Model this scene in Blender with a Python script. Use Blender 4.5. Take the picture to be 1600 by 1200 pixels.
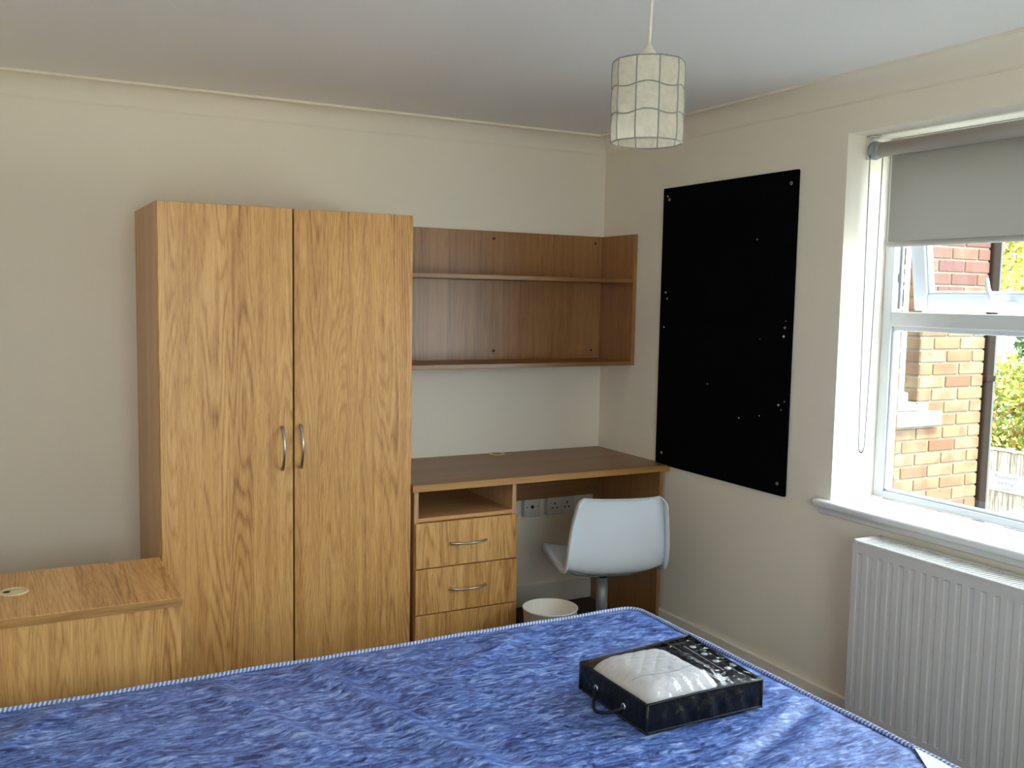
import bpy, bmesh, math, random
from mathutils import Vector, Matrix

# ------------------------------------------------------------------ camera, world, sun, exposure
scene = bpy.context.scene
COL = scene.collection
for o in list(bpy.data.objects):
    bpy.data.objects.remove(o)

CAM_POS = (-2.5695, -3.9067, 1.4696)
YAW, PITCH, ROLL, FPX = 0.4902, -0.0907, 0.0183, 1499.76
_f = Vector((math.sin(YAW) * math.cos(PITCH), math.cos(YAW) * math.cos(PITCH), math.sin(PITCH)))
_r = Vector((math.cos(YAW), -math.sin(YAW), 0))
_u = _r.cross(_f)
_r2 = _r * math.cos(ROLL) + _u * math.sin(ROLL)
_u2 = -_r * math.sin(ROLL) + _u * math.cos(ROLL)
cam_data = bpy.data.cameras.new('camera')
cam = bpy.data.objects.new('camera', cam_data)
COL.objects.link(cam)
cam_data.sensor_fit = 'HORIZONTAL'
cam_data.sensor_width = 36
cam_data.lens = FPX / 1600 * 36
cam_data.clip_start = 0.05
cam.matrix_world = Matrix(((_r2.x, _u2.x, -_f.x, CAM_POS[0]), (_r2.y, _u2.y, -_f.y, CAM_POS[1]),
                           (_r2.z, _u2.z, -_f.z, CAM_POS[2]), (0, 0, 0, 1)))
scene.camera = cam

world = bpy.data.worlds.new('world')
scene.world = world
world.use_nodes = True
_bg = world.node_tree.nodes['Background']
_bg.inputs['Color'].default_value = (0.78, 0.90, 1.0, 1)
_bg.inputs['Strength'].default_value = 4.0

sun_data = bpy.data.lights.new('sun', 'SUN')
sun_data.energy = 4.0
sun_data.angle = 0.02
sun_data.color = (1.0, 0.95, 0.87)
sun = bpy.data.objects.new('sun', sun_data)
COL.objects.link(sun)
sun.location = (4, -6, 8)
sun.rotation_euler = Vector((0.10, 0.50, -0.86)).to_track_quat('-Z', 'Y').to_euler()

scene.view_settings.view_transform = 'Standard'
scene.view_settings.look = 'None'
scene.view_settings.gamma = 1
scene.view_settings.use_curve_mapping = False
scene.view_settings.exposure = 1.80
scene.cycles.use_denoising = True
scene.cycles.max_bounces = 16
scene.cycles.diffuse_bounces = 10
scene.cycles.transparent_max_bounces = 16
scene.cycles.sample_clamp_indirect = 8
scene.cycles.caustics_reflective = False
scene.cycles.caustics_refractive = False

# main dimensions (metres): back wall y=0, right wall x=0, floor z=0
XL, YR, ZC = -2.75, -4.6, 2.225
WY0, WY1, WZ0, WZ1 = -1.495, -3.25, 0.775, 2.044      # window opening in the right wall
FX = 0.207                                            # inner face of the window frame
RWX0, RWX1, RWZ0, RWZ1 = -2.60, -1.50, 0.90, 2.05     # unseen window added behind the camera as fill light
def window_portal(w, h, loc, rot):
    d = bpy.data.lights.new('window_portal', 'AREA')
    d.shape = 'RECTANGLE'
    d.size, d.size_y = w, h
    d.energy = 1
    d.cycles.is_portal = True
    o = bpy.data.objects.new('window_portal', d)
    COL.objects.link(o)
    o.location = loc
    o.rotation_euler = rot
window_portal(WZ1 - WZ0, WY0 - WY1, (0.31, (WY0 + WY1) / 2, (WZ0 + WZ1) / 2), (0, math.radians(90), 0))
window_portal(RWX1 - RWX0, RWZ1 - RWZ0, ((RWX0 + RWX1) / 2, YR - 0.26, (RWZ0 + RWZ1) / 2), (math.radians(90), 0, 0))

# ------------------------------------------------------------------ helpers
def lin(r, g, b):
    def c(v):
        v /= 255
        return v / 12.92 if v <= 0.04045 else ((v + 0.055) / 1.055) ** 2.4
    return (c(r), c(g), c(b), 1)

def new_mat(name):
    m = bpy.data.materials.new(name)
    m.use_nodes = True
    nt = m.node_tree
    return m, nt, nt.nodes['Principled BSDF']

def N(nt, typ, **kw):
    n = nt.nodes.new(typ)
    for k, v in kw.items():
        if k.startswith('i_'):
            n.inputs[k[2:]].default_value = v
        else:
            setattr(n, k, v)
    return n

def L(nt, a, b):
    nt.links.new(a, b)

def ramp(nt, stops, interp='LINEAR'):
    n = nt.nodes.new('ShaderNodeValToRGB')
    n.color_ramp.interpolation = interp
    el = n.color_ramp.elements
    while len(el) < len(stops):
        el.new(0.5)
    for e, (p, c) in zip(el, stops):
        e.position = p
        e.color = c if len(c) == 4 else (*c, 1)
    return n

def math_n(nt, op, a, b=None):
    n = nt.nodes.new('ShaderNodeMath')
    n.operation = op
    for i, v in enumerate((a, b)):
        if v is None:
            continue
        if isinstance(v, (int, float)):
            n.inputs[i].default_value = v
        else:
            nt.links.new(v, n.inputs[i])
    return n.outputs[0]

def plain(name, col, rough=0.5, metal=0.0, bump=None, spec=0.5, coat=0.0):
    m, nt, b = new_mat(name)
    b.inputs['Base Color'].default_value = col
    b.inputs['Roughness'].default_value = rough
    b.inputs['Metallic'].default_value = metal
    b.inputs['Specular IOR Level'].default_value = spec
    b.inputs['Coat Weight'].default_value = coat
    if bump:
        sc, st, dist = bump
        tc = N(nt, 'ShaderNodeTexCoord')
        no = N(nt, 'ShaderNodeTexNoise', i_Scale=sc, i_Detail=4.0)
        L(nt, tc.outputs['Object'], no.inputs['Vector'])
        bp = N(nt, 'ShaderNodeBump', i_Strength=st, i_Distance=dist)
        L(nt, no.outputs['Fac'], bp.inputs['Height'])
        L(nt, bp.outputs['Normal'], b.inputs['Normal'])
    return m

def wood(name, grain, light, mid, dark, rough=0.42, plank=0.085, contrast=1.0, spec=0.5):
    """oak laminate: flat-sawn growth lines, strips of different tone, fine pores along the grain"""
    m, nt, b = new_mat(name)
    tc = N(nt, 'ShaderNodeTexCoord')
    oi = N(nt, 'ShaderNodeObjectInfo')
    rnd = math_n(nt, 'MULTIPLY', oi.outputs['Random'], 37.0)
    sep = N(nt, 'ShaderNodeSeparateXYZ')
    L(nt, tc.outputs['Object'], sep.inputs[0])
    X, Y, Z = sep.outputs
    if grain == 'z':
        a, l = math_n(nt, 'ADD', X, Y), Z
    elif grain == 'x':
        a, l = math_n(nt, 'ADD', Y, Z), X
    else:
        a, l = math_n(nt, 'ADD', X, Z), Y
    wob = N(nt, 'ShaderNodeTexNoise', i_Scale=1.0, i_Detail=1.0)
    cw = N(nt, 'ShaderNodeCombineXYZ')
    L(nt, math_n(nt, 'MULTIPLY', a, 0.5), cw.inputs[0]); L(nt, math_n(nt, 'MULTIPLY', l, 0.0), cw.inputs[1]); L(nt, rnd, cw.inputs[2])
    L(nt, cw.outputs[0], wob.inputs['Vector'])
    pa = math_n(nt, 'ADD', math_n(nt, 'DIVIDE', a, plank), rnd)
    pid = math_n(nt, 'FLOOR', pa)
    wn = N(nt, 'ShaderNodeTexWhiteNoise', noise_dimensions='1D')
    L(nt, pid, wn.inputs['W'])
    wn2 = N(nt, 'ShaderNodeTexWhiteNoise', noise_dimensions='1D')
    L(nt, math_n(nt, 'ADD', pid, 0.5), wn2.inputs['W'])
    # growth-line field
    cv = N(nt, 'ShaderNodeCombineXYZ')
    L(nt, math_n(nt, 'MULTIPLY', a, 9.0), cv.inputs[0])
    L(nt, math_n(nt, 'MULTIPLY', l, 0.62), cv.inputs[1])
    L(nt, math_n(nt, 'ADD', math_n(nt, 'MULTIPLY', wn.outputs['Value'], 9.0), rnd), cv.inputs[2])
    n1 = N(nt, 'ShaderNodeTexNoise', i_Scale=1.0, i_Detail=1.6, i_Roughness=0.35)
    L(nt, cv.outputs[0], n1.inputs['Vector'])
    fr = math_n(nt, 'FRACT', math_n(nt, 'MULTIPLY', n1.outputs['Fac'], 30.0))
    lines = ramp(nt, [(0.0, (0.30,) * 3), (0.25, (0.72,) * 3), (0.62, (0.78,) * 3), (1.0, (0.22,) * 3)])
    L(nt, fr, lines.inputs[0])
    # pores
    pv = N(nt, 'ShaderNodeCombineXYZ')
    L(nt, math_n(nt, 'MULTIPLY', a, 330.0), pv.inputs[0])
    L(nt, math_n(nt, 'MULTIPLY', l, 14.0), pv.inputs[1])
    L(nt, rnd, pv.inputs[2])
    n2 = N(nt, 'ShaderNodeTexNoise', i_Scale=1.0, i_Detail=3.0, i_Roughness=0.65)
    L(nt, pv.outputs[0], n2.inputs['Vector'])
    # soft broad tone
    sv = N(nt, 'ShaderNodeCombineXYZ')
    L(nt, math_n(nt, 'MULTIPLY', a, 45.0), sv.inputs[0])
    L(nt, math_n(nt, 'MULTIPLY', l, 1.6), sv.inputs[1])
    L(nt, rnd, sv.inputs[2])
    n3 = N(nt, 'ShaderNodeTexNoise', i_Scale=1.0, i_Detail=3.0)
    L(nt, sv.outputs[0], n3.inputs['Vector'])
    amp = math_n(nt, 'ADD', math_n(nt, 'MULTIPLY', wn.outputs['Value'], 0.5 * contrast), 0.18 * contrast)
    t = math_n(nt, 'MULTIPLY', math_n(nt, 'SUBTRACT', lines.outputs[0], 0.6), amp)
    t = math_n(nt, 'ADD', t, math_n(nt, 'MULTIPLY', math_n(nt, 'SUBTRACT', n2.outputs['Fac'], 0.5), 1.05 * contrast))
    t = math_n(nt, 'ADD', t, math_n(nt, 'MULTIPLY', math_n(nt, 'SUBTRACT', n3.outputs['Fac'], 0.5), 0.8))
    t = math_n(nt, 'ADD', t, math_n(nt, 'MULTIPLY', wn2.outputs['Value'], 0.18))
    t = math_n(nt, 'ADD', t, 0.42)
    rp = ramp(nt, [(0.12, dark), (0.48, mid), (0.85, light)])
    L(nt, t, rp.inputs[0])
    L(nt, rp.outputs[0], b.inputs['Base Color'])
    b.inputs['Roughness'].default_value = rough
    b.inputs['Specular IOR Level'].default_value = spec
    bp = N(nt, 'ShaderNodeBump', i_Strength=0.12, i_Distance=0.0006)
    L(nt, n2.outputs['Fac'], bp.inputs['Height'])
    L(nt, bp.outputs['Normal'], b.inputs['Normal'])
    return m

def add_box(bm, x0, x1, y0, y1, z0, z1, bevel=0.0, seg=1):
    g = bmesh.new()
    vs = [g.verts.new(p) for p in ((x0, y0, z0), (x1, y0, z0), (x1, y1, z0), (x0, y1, z0),
                                   (x0, y0, z1), (x1, y0, z1), (x1, y1, z1), (x0, y1, z1))]
    for f in ((3, 2, 1, 0), (4, 5, 6, 7), (0, 1, 5, 4), (1, 2, 6, 5), (2, 3, 7, 6), (3, 0, 4, 7)):
        g.faces.new([vs[i] for i in f])
    if bevel:
        bmesh.ops.bevel(g, geom=list(g.edges), offset=bevel, segments=seg, affect='EDGES', profile=0.5)
    bmesh.ops.recalc_face_normals(g, faces=list(g.faces))
    me = bpy.data.meshes.new('tmp')
    g.to_mesh(me); g.free()
    bm.from_mesh(me)
    bpy.data.meshes.remove(me)

def add_tube(bm, pts, r, sides=10, closed=False, caps=True, flat=1.0, up=None):
    """tube through points; r number or list"""
    pts = [Vector(p) for p in pts]
    n = len(pts)
    rs = r if isinstance(r, (list, tuple)) else [r] * n
    rings = []
    prev = None
    for i, p in enumerate(pts):
        if closed:
            d = (pts[(i + 1) % n] - pts[i - 1]).normalized()
        else:
            d = (pts[min(i + 1, n - 1)] - pts[max(i - 1, 0)]).normalized()
        if prev is None:
            ref = Vector(up) if up else (Vector((0, 0, 1)) if abs(d.z) < 0.9 else Vector((1, 0, 0)))
            a = d.cross(ref).normalized()
        else:
            a = (prev - d * prev.dot(d)).normalized()
        prev = a
        b_ = d.cross(a)
        rings.append([bm.verts.new(p + a * math.cos(2 * math.pi * k / sides) * rs[i] + b_ * math.sin(2 * math.pi * k / sides) * rs[i] * flat) for k in range(sides)])
    m = n if closed else n - 1
    for i in range(m):
        A, B = rings[i], rings[(i + 1) % n]
        for k in range(sides):
            f = bm.faces.new((A[k], A[(k + 1) % sides], B[(k + 1) % sides], B[k]))
            f.smooth = True
    if caps and not closed:
        bm.faces.new(list(reversed(rings[0])))
        bm.faces.new(rings[-1])

def add_lathe(bm, prof, c, axis='z', seg=32, closed_prof=False):
    """revolve (radius, height) profile about an axis through c"""
    cx, cy, cz = c
    rings = []
    for r, h in prof:
        ring = []
        for k in range(seg):
            t = 2 * math.pi * k / seg
            u, v = r * math.cos(t), r * math.sin(t)
            if axis == 'z':
                p = (cx + u, cy + v, cz + h)
            elif axis == 'x':
                p = (cx + h, cy + u, cz + v)
            else:
                p = (cx + v, cy + h, cz + u)
            ring.append(bm.verts.new(p))
        rings.append(ring)
    m = len(rings) if closed_prof else len(rings) - 1
    for i in range(m):
        A, B = rings[i], rings[(i + 1) % len(rings)]
        for k in range(seg):
            f = bm.faces.new((A[k], A[(k + 1) % seg], B[(k + 1) % seg], B[k]))
            f.smooth = True
    if not closed_prof:
        if prof[0][0] > 1e-5:
            bm.faces.new(list(reversed(rings[0])))
        if prof[-1][0] > 1e-5:
            bm.faces.new(rings[-1])
    bmesh.ops.remove_doubles(bm, verts=bm.verts, dist=1e-6)

def add_grid(bm, nu, nv, fn, smooth=True):
    vs = [[bm.verts.new(fn(i / (nu - 1), j / (nv - 1))) for j in range(nv)] for i in range(nu)]
    for i in range(nu - 1):
        for j in range(nv - 1):
            f = bm.faces.new((vs[i][j], vs[i + 1][j], vs[i + 1][j + 1], vs[i][j + 1]))
            f.smooth = smooth
    return vs

def root_loc(o):
    p = Vector((0, 0, 0))
    while o is not None:
        p += Vector(o.location)
        o = o.parent
    return p

def obj(name, bm, mat, parent=None, recalc=True, shift=True, loc=None):
    """one bmesh (in world coordinates) -> one mesh object, parented and shifted into the parent's frame"""
    if recalc:
        bmesh.ops.recalc_face_normals(bm, faces=list(bm.faces))
    if parent is not None and shift:
        off = root_loc(parent)
        bmesh.ops.translate(bm, verts=bm.verts, vec=-off)
    elif loc is not None:
        bmesh.ops.translate(bm, verts=bm.verts, vec=-Vector(loc))
    me = bpy.data.meshes.new(name)
    bm.to_mesh(me); bm.free()
    o = bpy.data.objects.new(name, me)
    COL.objects.link(o)
    if mat is not None:
        me.materials.append(mat)
    if loc is not None and parent is None:
        o.location = loc
    o.parent = parent
    return o

def boxo(name, b, mat, parent=None, bevel=0.0, seg=1):
    bm = bmesh.new()
    add_box(bm, *b, bevel=bevel, seg=seg)
    return obj(name, bm, mat, parent)

def thing(name, label, cat, loc=(0, 0, 0), rotz=0, group=None):
    o = bpy.data.objects.new(name, None)
    o.empty_display_size = 0.05
    COL.objects.link(o)
    o.location = loc
    o.rotation_euler = (0, 0, rotz)
    return tag(o, label, cat, group)

def tag(o, label, cat, group=None):
    o['label'] = label
    o['category'] = cat
    if group:
        o['group'] = group
    return o

def struct(o, label=None):
    o['kind'] = 'structure'
    if label:
        o['label'] = label
    return o

# ------------------------------------------------------------------ materials
M = {}
M['wall'] = plain('wall_paint', lin(238, 230, 214), 0.85, bump=(160, 0.12, 0.001), spec=0.25)
M['ceiling'] = plain('ceiling_paint', lin(240, 238, 234), 0.9, bump=(140, 0.10, 0.001), spec=0.2)
M['trim'] = plain('trim_gloss', lin(218, 219, 220), 0.3)
M['upvc'] = plain('white_upvc', lin(216, 219, 222), 0.28)
M['skirt'] = plain('skirting_paint', lin(228, 222, 210), 0.4)
M['oak'] = wood('oak_vertical', 'z', lin(230, 182, 116), lin(206, 152, 88), lin(158, 106, 52), 0.42)
M['oak_x'] = wood('oak_lengthwise', 'x', lin(214, 168, 112), lin(196, 147, 92), lin(158, 110, 62), 0.36, contrast=0.55)
M['oak_y'] = wood('oak_crosswise', 'y', lin(230, 184, 122), lin(208, 156, 94), lin(160, 108, 56), 0.42)
M['oak_edge'] = wood('oak_edge_band', 'x', lin(196, 148, 84), lin(172, 124, 66), lin(132, 90, 44), 0.45, contrast=0.5)
M['dark_z'] = wood('dark_oak_vertical', 'z', lin(174, 124, 70), lin(154, 106, 57), lin(120, 78, 39), 0.36, contrast=0.6, spec=0.9)  # darker, glossier oak tone for the shelf unit and desk
M['dark_x'] = wood('dark_oak_lengthwise', 'x', lin(158, 110, 62), lin(140, 95, 51), lin(114, 74, 38), 0.38, contrast=0.35, spec=0.7)
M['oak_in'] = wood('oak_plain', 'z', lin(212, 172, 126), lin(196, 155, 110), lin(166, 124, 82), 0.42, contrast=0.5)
M['gap'] = plain('dark_recess_board', lin(52, 36, 22), 0.8)
M['steel'] = plain('brushed_steel', lin(190, 186, 178), 0.30, 1.0)
M['brass_cap'] = plain('beige_plastic', lin(226, 207, 160), 0.35)
M['black_plastic'] = plain('black_plastic', lin(14, 13, 12), 0.45)
M['white_plastic'] = plain('white_plastic', lin(226, 230, 234), 0.38, spec=0.5)
M['bin_plastic'] = plain('bin_plastic', lin(228, 222, 212), 0.45)
M['socket'] = plain('socket_plastic', lin(214, 208, 200), 0.35)
M['radiator'] = plain('radiator_enamel', lin(212, 209, 204), 0.38)
M['grey_metal'] = plain('grey_painted_metal', lin(150, 152, 152), 0.4, 0.3)
M['lead'] = plain('solder_line', lin(142, 142, 138), 0.5, 0.2)
M['cord'] = plain('lamp_flex', lin(214, 206, 192), 0.5)
M['blind_tube'] = plain('roller_tube_cloth', lin(176, 172, 166), 0.7)
M['bead'] = plain('bead_chain', lin(34, 32, 30), 0.7, spec=0.2)
M['rope_light'] = plain('rope_light_strand', lin(200, 210, 232), 0.6)
M['rope_dark'] = plain('rope_blue_strand', lin(104, 122, 172), 0.6)
M['black_felt'] = plain('black_felt', lin(9, 8, 8), 0.98, bump=(900, 0.5, 0.001), spec=0.05)
M['felt_edge'] = plain('black_felt_edge', lin(16, 14, 13), 0.98, spec=0.05)
M['stone'] = plain('sill_stone', lin(113, 109, 97), 0.85, bump=(60, 0.3, 0.003))
M['pipe'] = plain('brown_downpipe', lin(30, 23, 18), 0.9, spec=0.1)
M['strip_grey'] = plain('grey_strip', lin(78, 80, 78), 0.8, spec=0.2)
M['car_paint'] = plain('white_car_paint', lin(203, 205, 207), 0.2, coat=0.6)
M['car_glass'] = plain('dark_car_glass', lin(22, 26, 30), 0.06)
M['tyre'] = plain('tyre_rubber', lin(24, 24, 25), 0.8)
M['sign_board'] = plain('sign_board_white', lin(112, 112, 106), 0.6)
M['sign_ink'] = plain('sign_ink_grey', lin(66, 66, 62), 0.6)
M['red_pin'] = plain('pink_pin_head', lin(206, 130, 130), 0.4)
M['white_pin'] = plain('pale_pin_head', lin(205, 200, 190), 0.4)
M['yellow_pin'] = plain('yellow_pin_head', lin(190, 160, 60), 0.4)
M['brown_pin'] = plain('brown_pin_head', lin(150, 110, 90), 0.4)
M['black_vinyl'] = plain('black_vinyl', lin(6, 7, 9), 0.40, bump=(26, 0.6, 0.012), spec=0.3)
M['black_piping'] = plain('black_piping', lin(7, 7, 8), 0.5)
M['ring_white'] = plain('eyelet_metal', lin(220, 222, 224), 0.25, 0.8)
M['divan'] = plain('divan_cloth', lin(58, 60, 78), 0.9)
M['lining'] = plain('white_lining_cloth', lin(226, 228, 234), 0.8, bump=(30, 0.4, 0.01))
M['tack'] = plain('dark_fixing', lin(60, 34, 18), 0.5)

def mat_carpet():
    m, nt, b = new_mat('brown_carpet')
    tc = N(nt, 'ShaderNodeTexCoord')
    no = N(nt, 'ShaderNodeTexNoise', i_Scale=170.0, i_Detail=3.0)
    L(nt, tc.outputs['Object'], no.inputs['Vector'])
    rp = ramp(nt, [(0.3, lin(46, 34, 26)), (0.7, lin(104, 82, 64))])
    L(nt, no.outputs['Fac'], rp.inputs[0]); L(nt, rp.outputs[0], b.inputs['Base Color'])
    b.inputs['Roughness'].default_value = 1
    bp = N(nt, 'ShaderNodeBump', i_Strength=0.8, i_Distance=0.004)
    L(nt, no.outputs['Fac'], bp.inputs['Height']); L(nt, bp.outputs['Normal'], b.inputs['Normal'])
    return m
M['carpet'] = mat_carpet()

def mat_mattress():
    m, nt, b = new_mat('blue_marbled_vinyl')
    tc = N(nt, 'ShaderNodeTexCoord')
    mp = N(nt, 'ShaderNodeMapping')
    mp.inputs['Rotation'].default_value = (0, 0, math.radians(-18))
    mp.inputs['Scale'].default_value = (20, 58, 30)
    L(nt, tc.outputs['Object'], mp.inputs['Vector'])
    n1 = N(nt, 'ShaderNodeTexNoise', i_Scale=1.0, i_Detail=6.0, i_Roughness=0.62, i_Distortion=1.7)
    L(nt, mp.outputs[0], n1.inputs['Vector'])
    mp2 = N(nt, 'ShaderNodeMapping')
    mp2.inputs['Rotation'].default_value = (0, 0, math.radians(25))
    mp2.inputs['Scale'].default_value = (9, 20, 12)
    L(nt, tc.outputs['Object'], mp2.inputs['Vector'])
    n2 = N(nt, 'ShaderNodeTexNoise', i_Scale=1.0, i_Detail=4.0, i_Distortion=2.2)
    L(nt, mp2.outputs[0], n2.inputs['Vector'])
    t = math_n(nt, 'ADD', math_n(nt, 'MULTIPLY', n1.outputs['Fac'], 0.75), math_n(nt, 'MULTIPLY', n2.outputs['Fac'], 0.35))
    t = math_n(nt, 'SUBTRACT', t, 0.05)
    rp = ramp(nt, [(0.34, lin(30, 44, 92)), (0.44, lin(66, 88, 150)), (0.54, lin(106, 136, 208)), (0.66, lin(172, 194, 238))])
    L(nt, t, rp.inputs[0]); L(nt, rp.outputs[0], b.inputs['Base Color'])
    b.inputs['Roughness'].default_value = 0.48
    b.inputs['Specular IOR Level'].default_value = 0.4
    n3 = N(nt, 'ShaderNodeTexNoise', i_Scale=1.0, i_Detail=5.0, i_Distortion=1.0)
    mp3 = N(nt, 'ShaderNodeMapping')
    mp3.inputs['Rotation'].default_value = (0, 0, math.radians(-35))
    mp3.inputs['Scale'].default_value = (18, 55, 20)
    L(nt, tc.outputs['Object'], mp3.inputs['Vector']); L(nt, mp3.outputs[0], n3.inputs['Vector'])
    bp = N(nt, 'ShaderNodeBump', i_Strength=0.55, i_Distance=0.006)
    L(nt, n3.outputs['Fac'], bp.inputs['Height']); L(nt, bp.outputs['Normal'], b.inputs['Normal'])
    return m
M['mattress'] = mat_mattress()

def mat_glass(name, tint=(0.96, 0.98, 0.98), amount=1.0, rough=0.0, bump=None, base=0.04):
    """thin clear pane: see-through with a fresnel reflection"""
    m, nt, b = new_mat(name)
    nt.nodes.remove(b)
    out = nt.nodes['Material Output']
    tr = N(nt, 'ShaderNodeBsdfTransparent'); tr.inputs[0].default_value = (*tint, 1)
    gl = N(nt, 'ShaderNodeBsdfGlossy'); gl.inputs['Roughness'].default_value = rough
    fr = N(nt, 'ShaderNodeLayerWeight', i_Blend=0.12)
    mx = N(nt, 'ShaderNodeMixShader')
    fac = math_n(nt, 'ADD', math_n(nt, 'MULTIPLY', fr.outputs['Facing'], 0.35 * amount), base)
    if bump:
        tc = N(nt, 'ShaderNodeTexCoord')
        mp = N(nt, 'ShaderNodeMapping'); mp.inputs['Scale'].default_value = bump[0]
        mp.inputs['Rotation'].default_value = (0, 0, 0.5)
        no = N(nt, 'ShaderNodeTexNoise', i_Scale=1.0, i_Detail=3.0, i_Distortion=0.6)
        L(nt, tc.outputs['Object'], mp.inputs[0]); L(nt, mp.outputs[0], no.inputs['Vector'])
        bp = N(nt, 'ShaderNodeBump', i_Strength=bump[1], i_Distance=bump[2])
        L(nt, no.outputs['Fac'], bp.inputs['Height']); L(nt, bp.outputs['Normal'], gl.inputs['Normal'])
    L(nt, fac, mx.inputs[0]); L(nt, tr.outputs[0], mx.inputs[1]); L(nt, gl.outputs[0], mx.inputs[2])
    L(nt, mx.outputs[0], out.inputs[0])
    return m
M['glass'] = mat_glass('window_glass', base=0.02, amount=0.5)
M['film'] = mat_glass('clear_pvc_film', (0.95, 0.96, 0.97), 0.9, 0.07, bump=((26, 60, 20), 0.6, 0.012), base=0.10)

def mat_translucent(name, c, tl, fac, rough=0.6, vary=0.0):
    m, nt, b = new_mat(name)
    out = nt.nodes['Material Output']
    b.inputs['Base Color'].default_value = c
    b.inputs['Roughness'].default_value = rough
    t = N(nt, 'ShaderNodeBsdfTranslucent'); t.inputs[0].default_value = tl
    if vary:
        tc = N(nt, 'ShaderNodeTexCoord')
        no = N(nt, 'ShaderNodeTexNoise', i_Scale=38.0, i_Detail=5.0, i_Distortion=1.5)
        oi = N(nt, 'ShaderNodeObjectInfo')
        ad = N(nt, 'ShaderNodeVectorMath', operation='ADD')
        L(nt, tc.outputs['Object'], ad.inputs[0]); L(nt, oi.outputs['Random'], ad.inputs[1])
        L(nt, ad.outputs[0], no.inputs['Vector'])
        mx = ramp(nt, [(0.3, tuple(v * (1 - vary) for v in c[:3])), (0.7, c[:3])])
        L(nt, no.outputs['Fac'], mx.inputs[0]); L(nt, mx.outputs[0], b.inputs['Base Color']); L(nt, mx.outputs[0], t.inputs[0])
        bp = N(nt, 'ShaderNodeBump', i_Strength=0.4, i_Distance=0.003)
        L(nt, no.outputs['Fac'], bp.inputs['Height']); L(nt, bp.outputs['Normal'], b.inputs['Normal'])
    s = N(nt, 'ShaderNodeMixShader'); s.inputs[0].default_value = fac
    L(nt, b.outputs[0], s.inputs[1]); L(nt, t.outputs[0], s.inputs[2]); L(nt, s.outputs[0], out.inputs[0])
    return m
M['capiz'] = mat_translucent('capiz_shell', lin(238, 232, 216), lin(242, 236, 212), 0.5, 0.35, vary=0.2)
M['blind'] = mat_translucent('blind_cloth', lin(150, 146, 140), lin(150, 144, 134), 0.10, 0.85)
M['quilt'] = plain('white_quilted_cotton', lin(226, 222, 224), 0.85, bump=(120, 0.25, 0.002))

def mat_leaf(name, cols):
    m, nt, b = new_mat(name)
    out = nt.nodes['Material Output']
    tc = N(nt, 'ShaderNodeTexCoord')
    no = N(nt, 'ShaderNodeTexWhiteNoise')
    geo = N(nt, 'ShaderNodeNewGeometry')
    rp = ramp(nt, [(i / (len(cols) - 1), c) for i, c in enumerate(cols)])
    L(nt, geo.outputs['Random Per Island'], rp.inputs[0])
    L(nt, rp.outputs[0], b.inputs['Base Color'])
    b.inputs['Roughness'].default_value = 0.6
    t = N(nt, 'ShaderNodeBsdfTranslucent'); L(nt, rp.outputs[0], t.inputs[0])
    s = N(nt, 'ShaderNodeMixShader'); s.inputs[0].default_value = 0.4
    L(nt, b.outputs[0], s.inputs[1]); L(nt, t.outputs[0], s.inputs[2]); L(nt, s.outputs[0], out.inputs[0])
    return m
M['leaf_yellow'] = mat_leaf('sunlit_leaves', [lin(160, 156, 66), lin(188, 182, 92), lin(104, 110, 46), lin(200, 192, 112)])
M['leaf_mixed'] = mat_leaf('hedge_leaves', [lin(88, 112, 40), lin(140, 146, 52), lin(66, 88, 34), lin(150, 112, 56), lin(126, 142, 52)])
M['leaf_green'] = mat_leaf('green_leaves', [lin(41, 67, 28), lin(67, 86, 37), lin(34, 55, 23)])
M['bark'] = plain('bark', lin(110, 88, 64), 0.9, bump=(40, 0.5, 0.01))

def mat_brick(name, cols):
    m, nt, b = new_mat(name)
    tc = N(nt, 'ShaderNodeTexCoord'); oi = N(nt, 'ShaderNodeObjectInfo')
    rp = ramp(nt, [(i / (len(cols) - 1), c) for i, c in enumerate(cols)])
    L(nt, oi.outputs['Random'], rp.inputs[0])
    ad = N(nt, 'ShaderNodeVectorMath', operation='ADD')
    sc_ = N(nt, 'ShaderNodeVectorMath', operation='SCALE'); sc_.inputs['Scale'].default_value = 1.0
    cb = N(nt, 'ShaderNodeCombineXYZ'); L(nt, math_n(nt, 'MULTIPLY', oi.outputs['Random'], 40.0), cb.inputs[0])
    L(nt, tc.outputs['Object'], ad.inputs[0]); L(nt, cb.outputs[0], ad.inputs[1])
    n = N(nt, 'ShaderNodeTexNoise', i_Scale=9.0, i_Detail=3.0); L(nt, ad.outputs[0], n.inputs['Vector'])
    n2 = N(nt, 'ShaderNodeTexNoise', i_Scale=120.0, i_Detail=3.0); L(nt, ad.outputs[0], n2.inputs['Vector'])
    mx = N(nt, 'ShaderNodeMix', data_type='RGBA')
    sharp = ramp(nt, [(0.44, (0, 0, 0)), (0.60, (0.65,) * 3)])
    L(nt, n.outputs['Fac'], sharp.inputs[0]); L(nt, sharp.outputs[0], mx.inputs['Factor'])
    L(nt, rp.outputs[0], mx.inputs['A']); mx.inputs['B'].default_value = cols[-1]
    L(nt, mx.outputs['Result'], b.inputs['Base Color'])
    b.inputs['Roughness'].default_value = 0.9
    bp = N(nt, 'ShaderNodeBump', i_Strength=0.5, i_Distance=0.003)
    L(nt, n2.outputs['Fac'], bp.inputs['Height']); L(nt, bp.outputs['Normal'], b.inputs['Normal'])
    return m
M['brick_buff'] = mat_brick('buff_brick', [lin(112, 94, 65), lin(102, 79, 50), lin(116, 100, 74), lin(100, 74, 46), lin(90, 60, 37)])
M['brick_red'] = mat_brick('red_brick', [lin(94, 61, 46), lin(83, 50, 41), lin(105, 79, 56), lin(79, 46, 39), lin(79, 48, 37)])
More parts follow.
